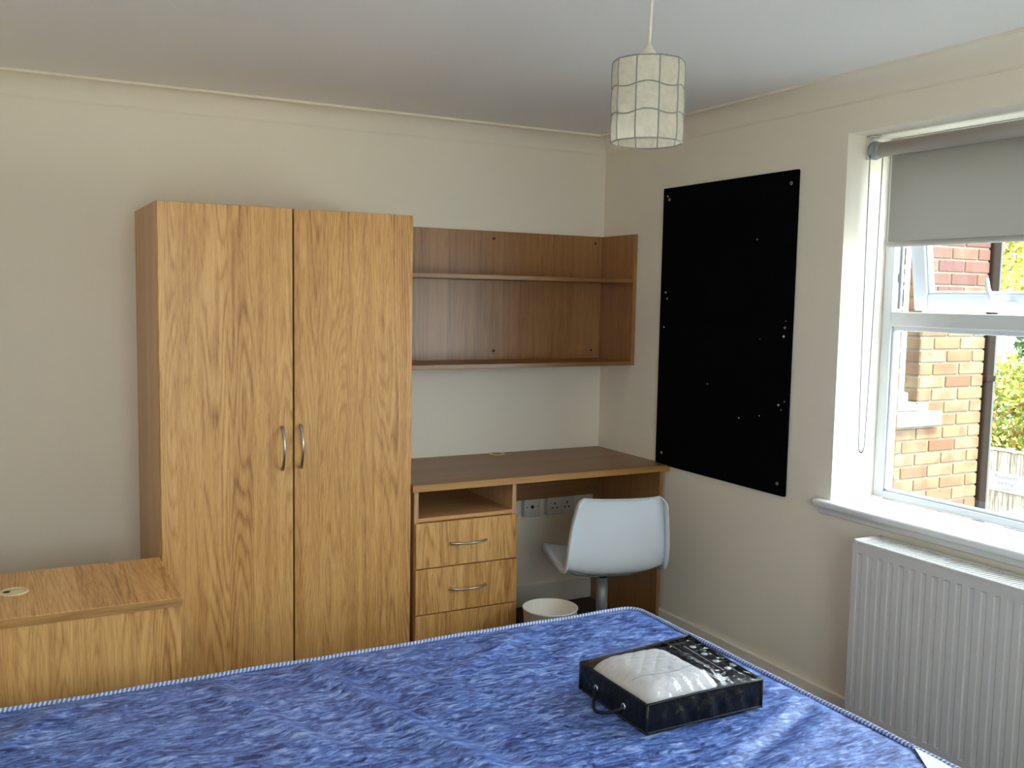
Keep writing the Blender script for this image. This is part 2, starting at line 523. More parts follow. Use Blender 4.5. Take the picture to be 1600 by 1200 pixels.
M['mortar'] = plain('mortar', lin(113, 106, 92), 0.95, bump=(90, 0.3, 0.002))

def mat_ground():
    m, nt, b = new_mat('pale_ground')
    tc = N(nt, 'ShaderNodeTexCoord')
    no = N(nt, 'ShaderNodeTexNoise', i_Scale=0.35, i_Detail=6.0)
    L(nt, tc.outputs['Object'], no.inputs['Vector'])
    rp = ramp(nt, [(0.35, lin(204, 198, 182)), (0.6, lin(222, 216, 200)), (0.75, lin(184, 180, 150))])
    L(nt, no.outputs['Fac'], rp.inputs[0]); L(nt, rp.outputs[0], b.inputs['Base Color'])
    b.inputs['Roughness'].default_value = 0.95
    return m
M['ground'] = mat_ground()
M['tarmac'] = plain('grey_tarmac', lin(122, 122, 120), 0.9, bump=(60, 0.4, 0.004))

def mat_fence():
    m, nt, b = new_mat('weathered_fence_board')
    tc = N(nt, 'ShaderNodeTexCoord'); oi = N(nt, 'ShaderNodeObjectInfo')
    mp = N(nt, 'ShaderNodeMapping'); mp.inputs['Scale'].default_value = (20, 30, 3)
    ad = N(nt, 'ShaderNodeVectorMath', operation='ADD')
    L(nt, tc.outputs['Object'], ad.inputs[0]); L(nt, oi.outputs['Random'], ad.inputs[1])
    L(nt, ad.outputs[0], mp.inputs[0])
    no = N(nt, 'ShaderNodeTexNoise', i_Scale=1.0, i_Detail=5.0); L(nt, mp.outputs[0], no.inputs['Vector'])
    rp = ramp(nt, [(0.3, lin(76, 65, 52)), (0.5, lin(119, 108, 91)), (0.7, lin(142, 134, 118))])
    L(nt, no.outputs['Fac'], rp.inputs[0]); L(nt, rp.outputs[0], b.inputs['Base Color'])
    b.inputs['Roughness'].default_value = 0.9
    return m
M['fence'] = mat_fence()

def mat_card():
    m, nt, b = new_mat('dark_printed_card')
    tc = N(nt, 'ShaderNodeTexCoord')
    no = N(nt, 'ShaderNodeTexNoise', i_Scale=26.0, i_Detail=4.0)
    L(nt, tc.outputs['Object'], no.inputs['Vector'])
    rp = ramp(nt, [(0.3, lin(22, 24, 32)), (0.6, lin(52, 56, 68)), (0.8, lin(86, 86, 92))])
    L(nt, no.outputs['Fac'], rp.inputs[0]); L(nt, rp.outputs[0], b.inputs['Base Color'])
    b.inputs['Roughness'].default_value = 0.4
    return m
M['card'] = mat_card()

# ------------------------------------------------------------------ the room
struct(boxo('floor', (XL - 0.1, 0.1, YR - 0.1, 0.1, -0.12, 0), M['carpet']), 'dark brown carpet')
struct(boxo('ceiling', (XL - 0.1, 0.3, YR - 0.1, 0.15, ZC, ZC + 0.15), M['ceiling']), 'white painted ceiling')
struct(boxo('wall_back', (XL - 0.1, 0.2, 0, 0.15, -0.12, ZC + 0.05), M['wall']), 'off-white painted wall behind wardrobe and desk')
struct(boxo('wall_left', (XL - 0.15, XL, YR - 0.1, 0.1, -0.12, ZC + 0.05), M['wall']), 'off-white painted left wall')
bm = bmesh.new()
for b_ in ((XL - 0.1, RWX0, -0.12, ZC + 0.05), (RWX1, 0.2, -0.12, ZC + 0.05), (RWX0, RWX1, -0.12, RWZ0), (RWX0, RWX1, RWZ1, ZC + 0.05)):
    add_box(bm, b_[0], b_[1], YR - 0.25, YR, b_[2], b_[3])
struct(obj('wall_rear', bm, M['wall']), 'off-white painted wall behind the camera')
bm = bmesh.new()
add_box(bm, 0, 0.262, WY0, 0.1, -0.12, ZC + 0.05)
add_box(bm, 0, 0.262, YR - 0.1, WY1, -0.12, ZC + 0.05)
add_box(bm, 0, 0.262, WY1, WY0, -0.12, WZ0 - 0.03)
add_box(bm, 0, 0.262, WY1, WY0, WZ1, ZC + 0.05)
struct(obj('wall_right', bm, M['wall']), 'off-white painted wall with the window')

def coving(name, along):
    h = ZC - 2.142
    prof = [(0, 0), (0.004, 0), (0.004, 0.004)]
    R = h - 0.015
    for k in range(11):
        t = math.pi / 2 * k / 10
        prof.append((0.006 + R - R * math.cos(t), 0.006 + R * math.sin(t)))
    prof += [(h - 0.002, h - 0.009), (h + 0.004, h - 0.009), (h + 0.004, h), (0, h)]
    bm = bmesh.new()
    def P(d, z, e):
        z += 2.142
        return (e, -d, z) if along == 'x' else (-d, e, z)
    a, b_ = (XL, 0.0) if along == 'x' else (YR, 0.0)
    A = [bm.verts.new(P(d, z, a)) for d, z in prof]
    B = [bm.verts.new(P(d, z, b_)) for d, z in prof]
    for i in range(len(prof)):
        j = (i + 1) % len(prof)
        f = bm.faces.new((A[i], A[j], B[j], B[i]))
        f.smooth = 3 <= i < 13
    return struct(obj(name, bm, M['wall']))
coving('trim_1', 'x')['label'] = 'white concave coving along the back wall'
coving('trim_2', 'y')['label'] = 'white concave coving above the window wall'
for nm, b_ in (('baseboard_back', (XL, 0, -0.016, 0, 0, 0.10)), ('baseboard_right', (-0.016, 0, YR, -0.016, 0, 0.10)),
               ('baseboard_left', (XL, XL + 0.016, YR, -0.016, 0, 0.10)), ('baseboard_rear', (XL + 0.016, -0.016, YR, YR + 0.016, 0, 0.10))):
    struct(boxo(nm, b_, M['wall'] if nm == 'baseboard_right' else M['skirt'], bevel=0.004), 'painted skirting board')

# window sill board with rounded nosing
bm = bmesh.new()
add_box(bm, -0.042, 0.215, WY1 - 0.055, WY0 + 0.052, WZ0 - 0.026, WZ0, bevel=0.010, seg=3)
add_box(bm, -0.012, 0.0, WY1 - 0.045, WY0 + 0.042, WZ0 - 0.052, WZ0 - 0.026, bevel=0.003)
struct(obj('trim_3', bm, M['trim']), 'white gloss window sill board with rounded front edge')

# ---- window_1
win = bpy.data.objects.new('window_1', None)
COL.objects.link(win)
win.location = (FX, (WY0 + WY1) / 2, WZ0)
struct(win, 'white plastic framed window with an open top light')
YM = -2.37                                  # mullion (beyond the picture)
TZ0, TZ1 = 1.374, 1.441                     # transom
def frame_bar(name, b_, parent=win, bev=0.006):
    return boxo(name, b_, M['upvc'], parent, bevel=bev, seg=2)
frame_bar('frame_stile', (FX, 0.262, WY0 - 0.042, WY0, WZ0, WZ1))
frame_bar('frame_stile', (FX, 0.262, WY1, WY1 + 0.042, WZ0, WZ1))
frame_bar('frame_rail', (FX, 0.262, WY1 + 0.042, WY0 - 0.042, WZ0, WZ0 + 0.026))
frame_bar('frame_rail', (FX, 0.262, WY1 + 0.042, WY0 - 0.042, WZ1 - 0.042, WZ1))
frame_bar('mullion', (FX, 0.262, YM - 0.033, YM + 0.033, WZ0 + 0.026, WZ1 - 0.042))
for (ya, yb) in ((YM + 0.033, WY0 - 0.042), (WY1 + 0.042, YM - 0.033)):
    # transom with a sloping glazing bead
    bm = bmesh.new()
    add_box(bm, FX, 0.262, ya, yb, TZ0 + 0.016, TZ1, bevel=0.004, seg=2)
    add_box(bm, FX + 0.012, 0.25, ya, yb, TZ0, TZ0 + 0.018, bevel=0.003)
    obj('transom', bm, M['upvc'], win)
    # lower fixed light: beads + pane
    g = 0.010
    for nm, b_ in (('glazing_bead', (FX + 0.008, FX + 0.028, yb - 0.012, yb, WZ0 + 0.026, TZ0)),
                   ('glazing_bead', (FX + 0.008, FX + 0.028, ya, ya + 0.012, WZ0 + 0.026, TZ0)),
                   ('glazing_bead', (FX + 0.008, FX + 0.028, ya, yb, WZ0 + 0.026, WZ0 + 0.036))):
        boxo(nm, b_, M['upvc'], win, bevel=0.003)
    bm = bmesh.new()
    add_box(bm, FX + 0.024, FX + 0.028, ya, yb, WZ0 + 0.026, TZ0)
    obj('pane', bm, M['glass'], win)

def top_light(ya, yb, ang, handle):
    """top-hung vent, hinged at its head, tilted outwards by ang"""
    z1, z0 = WZ1 - 0.046, TZ1 - 0.002
    xh = FX + 0.022
    s = bpy.data.objects.new('top_light_sash', None)
    y0, y1 = ya + 0.004, yb - 0.004
    bm = bmesh.new()
    w = 0.058
    th = 0.045
    for b_ in ((0, th, y1 - w, y1, z0, z1), (0, th, y0, y0 + w, z0, z1), (0, th, y0 + w, y1 - w, z0, z0 + w), (0, th, y0 + w, y1 - w, z1 - w, z1)):
        add_box(bm, xh + b_[0], xh + b_[1], b_[2], b_[3], b_[4], b_[5], bevel=0.005, seg=2)
    for b_ in ((y1 - w - 0.010, y1 - w + 0.002, z0 + w, z1 - w), (y0 + w - 0.002, y0 + w + 0.010, z0 + w, z1 - w),
               (y0 + w, y1 - w, z0 + w - 0.002, z0 + w + 0.010)):
        add_box(bm, xh + 0.008, xh + 0.024, *b_, bevel=0.003)
    rot = Matrix.Translation((xh, 0, z1)) @ Matrix.Rotation(-ang, 4, 'Y') @ Matrix.Translation((-xh, 0, -z1))
    bmesh.ops.transform(bm, matrix=rot, verts=bm.verts)
    sash = obj('top_light_sash', bm, M['upvc'], win)
    bm = bmesh.new()
    add_box(bm, xh + 0.022, xh + 0.026, y0 + w - 0.004, y1 - w + 0.004, z0 + w - 0.004, z1 - w + 0.004)
    bmesh.ops.transform(bm, matrix=rot, verts=bm.verts)
    obj('pane', bm, M['glass'], sash)
    if handle is not None:
        bm = bmesh.new()
        hy = handle
        add_box(bm, xh - 0.012, xh + 0.002, hy - 0.055, hy + 0.004, z0 + 0.012, z0 + 0.036, bevel=0.004, seg=2)
        add_box(bm, xh - 0.030, xh - 0.010, hy - 0.022, hy + 0.012, z0 + 0.010, z0 + 0.040, bevel=0.007, seg=3)
        add_tube(bm, [(xh - 0.026, hy, z0 + 0.024), (xh - 0.034, hy + 0.012, z0 + 0.050), (xh - 0.036, hy + 0.022, z0 + 0.085), (xh - 0.034, hy + 0.026, z0 + 0.118)],
                 [0.010, 0.009, 0.0085, 0.007], sides=10)
        bmesh.ops.transform(bm, matrix=rot, verts=bm.verts)
        obj('handle', bm, M['white_plastic'], sash)
    return sash
top_light(YM + 0.033, WY0 - 0.042, math.radians(9), -1.885)
top_light(WY1 + 0.042, YM - 0.033, 0.0, None)
# friction stay fixed in the frame beside the open sash
bm = bmesh.new()
add_box(bm, 0.238, 0.246, WY0 - 0.050, WY0 - 0.042, TZ1 + 0.01, 1.96)
add_box(bm, 0.232, 0.250, WY0 - 0.055, WY0 - 0.042, 1.545, 1.575, bevel=0.002)
obj('stay_rail', bm, M['grey_metal'], win)

# ---- fill_window added in the rear wall, out of view, to brighten the room
w3 = bpy.data.objects.new('fill_window', None)
COL.objects.link(w3)
w3.location = ((RWX0 + RWX1) / 2, YR - 0.2, RWZ0)
struct(w3, 'white framed window added behind the camera for fill light')
ry0, ry1 = YR - 0.23, YR - 0.17
rxm = (RWX0 + RWX1) / 2
for nm, b_ in (('frame_stile', (RWX0, RWX0 + 0.05, RWZ0, RWZ1)), ('frame_stile', (RWX1 - 0.05, RWX1, RWZ0, RWZ1)), ('frame_rail', (RWX0 + 0.05, RWX1 - 0.05, RWZ0, RWZ0 + 0.05)),
               ('frame_rail', (RWX0 + 0.05, RWX1 - 0.05, RWZ1 - 0.05, RWZ1)), ('mullion', (rxm - 0.03, rxm + 0.03, RWZ0 + 0.05, RWZ1 - 0.05))):
    boxo(nm, (b_[0], b_[1], ry0, ry1, b_[2], b_[3]), M['upvc'], w3, bevel=0.006, seg=2)
for (a, b_) in ((RWX0 + 0.05, rxm - 0.03), (rxm + 0.03, RWX1 - 0.05)):
    boxo('pane', (a, b_, ry0 + 0.028, ry0 + 0.032, RWZ0 + 0.05, RWZ1 - 0.05), M['glass'], w3)

# outer brick leaf whose edge shows beside the frame
leaf = bpy.data.objects.new('wall_facade', None)
COL.objects.link(leaf)
leaf.location = (0.28, WY0, -0.1)
struct(leaf, 'outer brick leaf beside the window')
bm = bmesh.new()
add_box(bm, 0.262, 0.292, WY0 - 0.010, 0.0, -2.7, 3.0)
add_box(bm, 0.262, 0.292, YR, WY1 + 0.01, -2.7, 3.0)
add_box(bm, 0.262, 0.292, WY1 + 0.01, WY0 - 0.01, -2.7, WZ0 - 0.04)
add_box(bm, 0.262, 0.292, WY1 + 0.01, WY0 - 0.01, WZ1 + 0.0, 3.0)
obj('mortar_bed', bm, M['mortar'], leaf)
def brick_mesh(name, lx, ly, lz, mat):
    bm = bmesh.new()
    add_box(bm, -lx / 2, lx / 2, -ly / 2, ly / 2, -lz / 2, lz / 2, bevel=0.004)
    me = bpy.data.meshes.new(name)
    bm.to_mesh(me); bm.free()
    me.materials.append(mat)
    return me
jm = brick_mesh('jamb_brick', 0.036, 0.104, 0.065, M['brick_buff'])
for i in range(19):
    o = bpy.data.objects.new('brick', jm)
    COL.objects.link(o)
    o.parent = leaf
    o.location = Vector((0.284, WY0 + 0.036, 0.74 + 0.075 * i)) - Vector(leaf.location)

# ------------------------------------------------------------------ roller blind
bl = thing('roller_blind', 'grey roller blind half lowered inside the window recess', 'blind', (0.115, -1.52, 1.67))
bm = bmesh.new()
add_lathe(bm, [(0.0245, 0), (0.0245, -1.66)], (0.113, -1.545, 1.994), axis='y', seg=28)
obj('roller_tube', bm, M['blind_tube'], bl)
bm = bmesh.new()
add_grid(bm, 60, 3, lambda u, v: (0.1375 if v < 0.4 else (0.1367 if v > 0.6 else 0.137), -1.566 - 1.62 * u, 1.676 + (1.994 - 1.676) * v))
o = obj('blind_cloth', bm, M['blind'], bl)
bm = bmesh.new()
add_tube(bm, [(0.137, -1.560, 1.672), (0.137, -3.192, 1.672)], 0.0085, sides=14, flat=1.2)
obj('bottom_bar', bm, plain('bottom_bar_plastic', lin(196, 196, 194), 0.4), bl)
bm = bmesh.new()
add_box(bm, 0.085, 0.141, -1.502, -1.497, 1.962, 2.040, bevel=0.002)
add_box(bm, 0.085, 0.141, -1.530, -1.497, 2.036, 2.041, bevel=0.001)
obj('bracket', bm, M['socket'], bl)
bm = bmesh.new()
add_lathe(bm, [(0.012, 0.0), (0.029, 0.0), (0.031, -0.006), (0.031, -0.016), (0.026, -0.018), (0.026, -0.026), (0.028, -0.030), (0.0246, -0.042), (0.012, -0.043)], (0.113, -1.503, 1.994), axis='y', seg=28)
obj('chain_wheel', bm, M['grey_metal'], bl)
# bead chain loop
bm = bmesh.new()
pts = []
for k in range(170):
    z = 1.985 - k * 0.006
    t = k / 170
    pts.append((0.088 + 0.012 * t ** 2, -1.513 - 0.004 * t, z))
n0 = len(pts)
for k in range(1, 14):
    a = math.pi * k / 14
    pts.append((0.1145 - 0.0145 * math.cos(a), -1.517, pts[n0 - 1][2] - 0.030 * math.sin(a)))
for k in range(170):
    z = pts[n0 - 1][2] + k * 0.006
    t = 1 - k / 170
    pts.append((0.141 - 0.012 * t ** 2, -1.517 - 0.004 * (1 - t), z))
for p in pts:
    s = bmesh.ops.create_icosphere(bm, subdivisions=1, radius=0.0027)
    bmesh.ops.translate(bm, verts=s['verts'], vec=p)
obj('bead_chain', bm, M['bead'], bl)['kind'] = 'stuff'
bm = bmesh.new()
add_tube(bm, pts[::4], 0.0006, sides=5)
obj('chain_thread', bm, M['bead'], bl)

# ------------------------------------------------------------------ radiator
RX, RY0, RY1, RZ0, RZ1 = -0.155, -1.743, -3.06, 0.135, 0.709
rad = thing('radiator', 'white ribbed panel radiator under the window sill', 'radiator', (-0.09, (RY0 + RY1) / 2, 0))
def rad_sheet(name, xf, sgn):
    bm = bmesh.new()
    ys = [RY0]
    prof = [0.0]
    y = RY0 - 0.020
    while y > RY1 + 0.03:
        for dy, d in ((0, 0), (0.004, 1), (0.0165, 1), (0.0205, 0)):
            ys.append(y - dy); prof.append(d)
        y -= 0.0402
    ys.append(RY1); prof.append(0.0)
    zs = [(RZ0, 0), (RZ0 + 0.022, 0), (RZ0 + 0.028, 1), (RZ1 - 0.044, 1), (RZ1 - 0.038, 0), (RZ1 - 0.008, 0)]
    V = [[bm.verts.new((xf + sgn * 0.0024 * prof[i] * zf, yy, z)) for z, zf in zs] for i, yy in enumerate(ys)]
    for i in range(len(ys) - 1):
        for j in range(len(zs) - 1):
            bm.faces.new((V[i][j], V[i + 1][j], V[i + 1][j + 1], V[i][j + 1]))
    # wrapped edges
    r = bmesh.ops.extrude_edge_only(bm, edges=[e for e in bm.edges if e.is_boundary])
    bmesh.ops.translate(bm, verts=[v for v in r['geom'] if isinstance(v, bmesh.types.BMVert)], vec=(sgn * 0.012, 0, 0))
    return obj(name, bm, M['radiator'], rad)
rad_sheet('front_panel', RX, 1)
rad_sheet('rear_panel', -0.045, -1)
boxo('side_cover', (RX + 0.003, -0.045, RY0 - 0.002, RY0 + 0.001, RZ0 + 0.03, RZ1 - 0.004), M['radiator'], rad, bevel=0.001)
boxo('side_cover', (RX + 0.003, -0.045, RY1 - 0.001, RY1 + 0.002, RZ0 + 0.03, RZ1 - 0.004), M['radiator'], rad, bevel=0.001)
bm = bmesh.new()
add_box(bm, RX - 0.001, RX + 0.009, RY1, RY0, RZ1 - 0.010, RZ1, bevel=0.002)
add_box(bm, -0.046, -0.030, RY1, RY0, RZ1 - 0.010, RZ1 + 0.001, bevel=0.002)
add_box(bm, RX, -0.034, RY0 - 0.022, RY0 + 0.002, RZ1 - 0.008, RZ1 + 0.001, bevel=0.002)
add_box(bm, RX, -0.034, RY1 - 0.002, RY1 + 0.022, RZ1 - 0.008, RZ1 + 0.001, bevel=0.002)
tg = obj('top_grille', bm, M['radiator'], rad)
bm = bmesh.new()
y = RY0 - 0.028
while y > RY1 + 0.024:
    add_box(bm, RX + 0.009, -0.044, y - 0.0068, y, RZ1 - 0.006, RZ1 - 0.001)
    y -= 0.0135
add_box(bm, -0.102, -0.098, RY1, RY0, RZ1 - 0.012, RZ1 - 0.004)
obj('grille_slats', bm, M['radiator'], tg)['kind'] = 'stuff'
bm = bmesh.new()
add_box(bm, RX - 0.003, RX + 0.010, RY0 - 0.016, RY0 - 0.002, RZ1 - 0.012, RZ1 + 0.003, bevel=0.003, seg=2)
obj('corner_clip', bm, M['radiator'], rad)
for yy in (RY0 - 0.25, RY1 + 0.25):
    boxo('wall_bracket', (-0.046, -0.001, yy - 0.02, yy + 0.02, RZ0 + 0.10, RZ1 - 0.10), M['radiator'], rad)
bm = bmesh.new()
add_tube(bm, [(-0.10, RY0 - 0.03, 0.0), (-0.10, RY0 - 0.03, RZ0 + 0.03)], 0.0075, sides=10)
obj('feed_pipe', bm, M['radiator'], rad)

# ------------------------------------------------------------------ wardrobe
WX0, WX1, WXM, WYF, WZ = -2.112, -1.2085, -1.6587, -0.558, 1.763
wd = thing('wardrobe', 'tall two-door light oak wardrobe against the back wall', 'wardrobe', ((WX0 + WX1) / 2, -0.28, 0))
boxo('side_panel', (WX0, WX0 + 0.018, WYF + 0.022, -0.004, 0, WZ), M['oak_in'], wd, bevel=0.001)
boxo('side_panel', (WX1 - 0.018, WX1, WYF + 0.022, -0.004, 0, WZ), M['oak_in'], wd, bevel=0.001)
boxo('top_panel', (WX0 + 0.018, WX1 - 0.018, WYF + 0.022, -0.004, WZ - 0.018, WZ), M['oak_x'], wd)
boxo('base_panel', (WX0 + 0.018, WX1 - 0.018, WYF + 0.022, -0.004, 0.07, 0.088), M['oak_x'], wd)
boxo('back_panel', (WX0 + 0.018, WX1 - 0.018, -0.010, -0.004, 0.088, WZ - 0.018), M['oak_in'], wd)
boxo('plinth', (WX0 + 0.018, WX1 - 0.018, WYF + 0.05, WYF + 0.066, 0, 0.07), M['oak_x'], wd)
boxo('centre_divider', (WXM - 0.012, WXM + 0.012, WYF + 0.024, -0.012, 0.088, WZ - 0.018), M['gap'], wd)
d1 = boxo('door', (WX0 + 0.003, WXM - 0.003, WYF, WYF + 0.018, 0.07, WZ - 0.002), M['oak'], wd, bevel=0.0012)
d2 = boxo('door', (WXM + 0.003, WX1 - 0.001, WYF, WYF + 0.018, 0.07, WZ - 0.002), M['oak'], wd, bevel=0.0012)
def bow_handle(c0, c1, out, parent, w=0.0055):
    """bow pull from c0 to c1, bulging by out along -y"""
    c0, c1 = Vector(c0), Vector(c1)
    bm = bmesh.new()
    pts, rs = [], []
    pts.append(c0 + Vector((0, 0.004, 0))); rs.append(w * 1.2)
    for k in range(15):
        t = k / 14
        p = c0.lerp(c1, t)
        s = math.sin(math.pi * (0.06 + 0.88 * t))
        pts.append(p + Vector((0, -out * s ** 0.9, 0)))
        rs.append(w * (1.15 - 0.45 * math.sin(math.pi * t)))
    pts.append(c1 + Vector((0, 0.004, 0))); rs.append(w * 1.2)
    add_tube(bm, pts, rs, sides=10)
    return obj('handle', bm, M['steel'], parent)
bow_handle((-1.700, WYF, 0.995), (-1.700, WYF, 0.846), 0.034, d1)
bow_handle((-1.634, WYF, 0.998), (-1.634, WYF, 0.849), 0.034, d2)

# ------------------------------------------------------------------ wall shelf unit
SY = -0.2845
sh = thing('wall_shelf_unit', 'open oak shelf unit mounted on the wall above the desk', 'shelf', (-0.6, -0.14, 1.166))
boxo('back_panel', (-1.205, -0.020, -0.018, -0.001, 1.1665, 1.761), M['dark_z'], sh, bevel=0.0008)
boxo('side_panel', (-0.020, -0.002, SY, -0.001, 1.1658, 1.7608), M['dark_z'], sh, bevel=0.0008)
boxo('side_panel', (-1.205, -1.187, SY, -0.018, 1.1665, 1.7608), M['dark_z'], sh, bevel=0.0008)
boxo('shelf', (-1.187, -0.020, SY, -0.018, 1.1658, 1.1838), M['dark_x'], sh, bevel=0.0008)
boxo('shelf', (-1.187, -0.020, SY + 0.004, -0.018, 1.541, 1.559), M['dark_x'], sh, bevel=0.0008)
for (x, z) in ((-0.599, 1.728), (-0.058, 1.728), (-0.593, 1.223), (-0.068, 1.221)):
    bm = bmesh.new()
    add_lathe(bm, [(0.0, -0.003), (0.0035, -0.003), (0.0055, -0.0018), (0.0065, 0.0)], (x, -0.018, z), axis='y', seg=14)
    obj('fixing_cap', bm, M['tack'], sh)

# ------------------------------------------------------------------ desk and drawer pedestal
DY, DZ = -0.573, 0.75
dk = thing('desk', 'oak desk with a long top set in the corner by the pinboard', 'desk', (-0.6, -0.28, 0))
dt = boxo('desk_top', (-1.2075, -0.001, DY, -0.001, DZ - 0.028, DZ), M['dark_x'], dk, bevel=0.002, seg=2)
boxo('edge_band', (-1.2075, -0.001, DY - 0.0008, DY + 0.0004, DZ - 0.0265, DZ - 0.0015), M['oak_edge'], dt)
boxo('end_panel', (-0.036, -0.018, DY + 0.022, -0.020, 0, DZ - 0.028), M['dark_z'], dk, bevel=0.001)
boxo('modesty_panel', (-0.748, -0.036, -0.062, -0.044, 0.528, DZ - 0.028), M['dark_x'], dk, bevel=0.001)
bm = bmesh.new()
add_lathe(bm, [(0.026, 0.0), (0.034, 0.0), (0.036, 0.002), (0.034, 0.005), (0.028, 0.005), (0.026, 0.002)], (-0.578, -0.042, DZ), seg=28, closed_prof=True)
gr = obj('cable_grommet', bm, M['brass_cap'], dk)
bm = bmesh.new()
add_lathe(bm, [(0.0, 0.0005), (0.027, 0.0005), (0.027, 0.0012), (0.0, 0.0012)], (-0.578, -0.042, DZ), seg=24)
obj('grommet_hole', bm, M['black_plastic'], gr)

PX0, PX1 = -1.193, -0.750
pd = thing('drawer_pedestal', 'oak drawer pedestal with open compartment under the desk', 'drawers', ((PX0 + PX1) / 2, -0.28, 0))
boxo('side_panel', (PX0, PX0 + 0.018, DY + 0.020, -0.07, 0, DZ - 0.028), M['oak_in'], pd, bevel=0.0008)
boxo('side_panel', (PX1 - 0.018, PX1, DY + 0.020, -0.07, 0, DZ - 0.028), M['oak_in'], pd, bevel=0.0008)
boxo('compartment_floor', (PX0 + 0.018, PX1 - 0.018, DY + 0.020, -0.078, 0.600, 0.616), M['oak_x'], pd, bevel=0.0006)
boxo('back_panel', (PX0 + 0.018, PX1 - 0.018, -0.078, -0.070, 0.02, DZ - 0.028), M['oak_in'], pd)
boxo('base_panel', (PX0 + 0.018, PX1 - 0.018, DY + 0.040, -0.078, 0.02, 0.036), M['oak_x'], pd)
zs = [(0.4225, 0.598), (0.2405, 0.4180), (0.0585, 0.2360)]
for (z0, z1) in zs:
    dr = boxo('drawer', (PX0 + 0.001, PX1 - 0.001, DY + 0.002, DY + 0.019, z0, z1), M['oak'], pd, bevel=0.0012)
    zc = z0 + 0.0885
    bow_handle((-1.046, DY + 0.002, zc), (-0.896, DY + 0.002, zc), 0.030, dr, 0.005)
    bm = bmesh.new()
    for b_ in ((PX0 + 0.030, PX0 + 0.042, DY + 0.019, -0.12, z0 + 0.02, z1 - 0.05), (PX1 - 0.042, PX1 - 0.030, DY + 0.019, -0.12, z0 + 0.02, z1 - 0.05),
               (PX0 + 0.042, PX1 - 0.042, -0.132, -0.12, z0 + 0.02, z1 - 0.05), (PX0 + 0.042, PX1 - 0.042, DY + 0.019, -0.132, z0 + 0.02, z0 + 0.026)):
        add_box(bm, *b_)
    obj('drawer_box', bm, M['oak_in'], dr)

# ------------------------------------------------------------------ bedside unit by the left wall
BX1, BY0, BY1, BZ = -2.131, -0.655, -1.117, 0.60
bu = thing('bedside_chest', 'low oak bedside chest with a round cable cap in its top', 'chest', (-2.44, -0.886, 0))
boxo('top', (XL + 0.002, BX1, BY1, BY0, BZ - 0.026, BZ), M['oak_y'], bu, bevel=0.0015, seg=2)
boxo('edge_band', (XL + 0.002, BX1 - 0.0015, BY1 - 0.0008, BY1 + 0.0004, BZ - 0.0245, BZ - 0.0015), M['oak_edge'], bu)
boxo('end_panel', (XL + 0.02, BX1 - 0.006, BY1 + 0.004, BY1 + 0.022, 0, BZ - 0.026), M['oak'], bu, bevel=0.001)
boxo('end_panel', (XL + 0.02, BX1 - 0.006, BY0 - 0.022, BY0 - 0.004, 0, BZ - 0.026), M['oak'], bu, bevel=0.001)
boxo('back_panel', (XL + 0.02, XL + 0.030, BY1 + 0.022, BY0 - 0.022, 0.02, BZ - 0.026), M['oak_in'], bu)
for (z0, z1) in ((0.40, 0.57), (0.222, 0.395), (0.045, 0.218)):
    dr = boxo('drawer', (BX1 - 0.024, BX1 - 0.006, BY1 + 0.024, BY0 - 0.024, z0, z1), M['oak'], bu, bevel=0.0012)
    bm = bmesh.new()
    zc = (z0 + z1) / 2
    pts = [(BX1 - 0.008, -0.81 - 0.15 * k / 12, zc) for k in range(13)]
    pts = [(x + 0.004 + 0.022 * math.sin(math.pi * i / 12), y, z) for i, (x, y, z) in enumerate(pts)]
    add_tube(bm, pts, 0.0045, sides=8)
    obj('handle', bm, M['steel'], dr)
bm = bmesh.new()
gc = (-2.556, -0.872, BZ)
add_lathe(bm, [(0.0, 0.0035), (0.026, 0.0035), (0.0275, 0.0025), (0.030, 0.0025), (0.0315, 0.0045), (0.0365, 0.0042), (0.0385, 0.002), (0.0390, 0.0)], gc, seg=40)
gr = obj('cable_cap', bm, M['brass_cap'], bu)
bm = bmesh.new()
add_lathe(bm, [(0.0, 0.0), (0.0095, 0.0), (0.0095, 0.0047), (0.0, 0.0047)], (gc[0] - 0.018, gc[1] - 0.004, BZ), seg=6)
obj('cable_notch', bm, M['black_plastic'], gr)

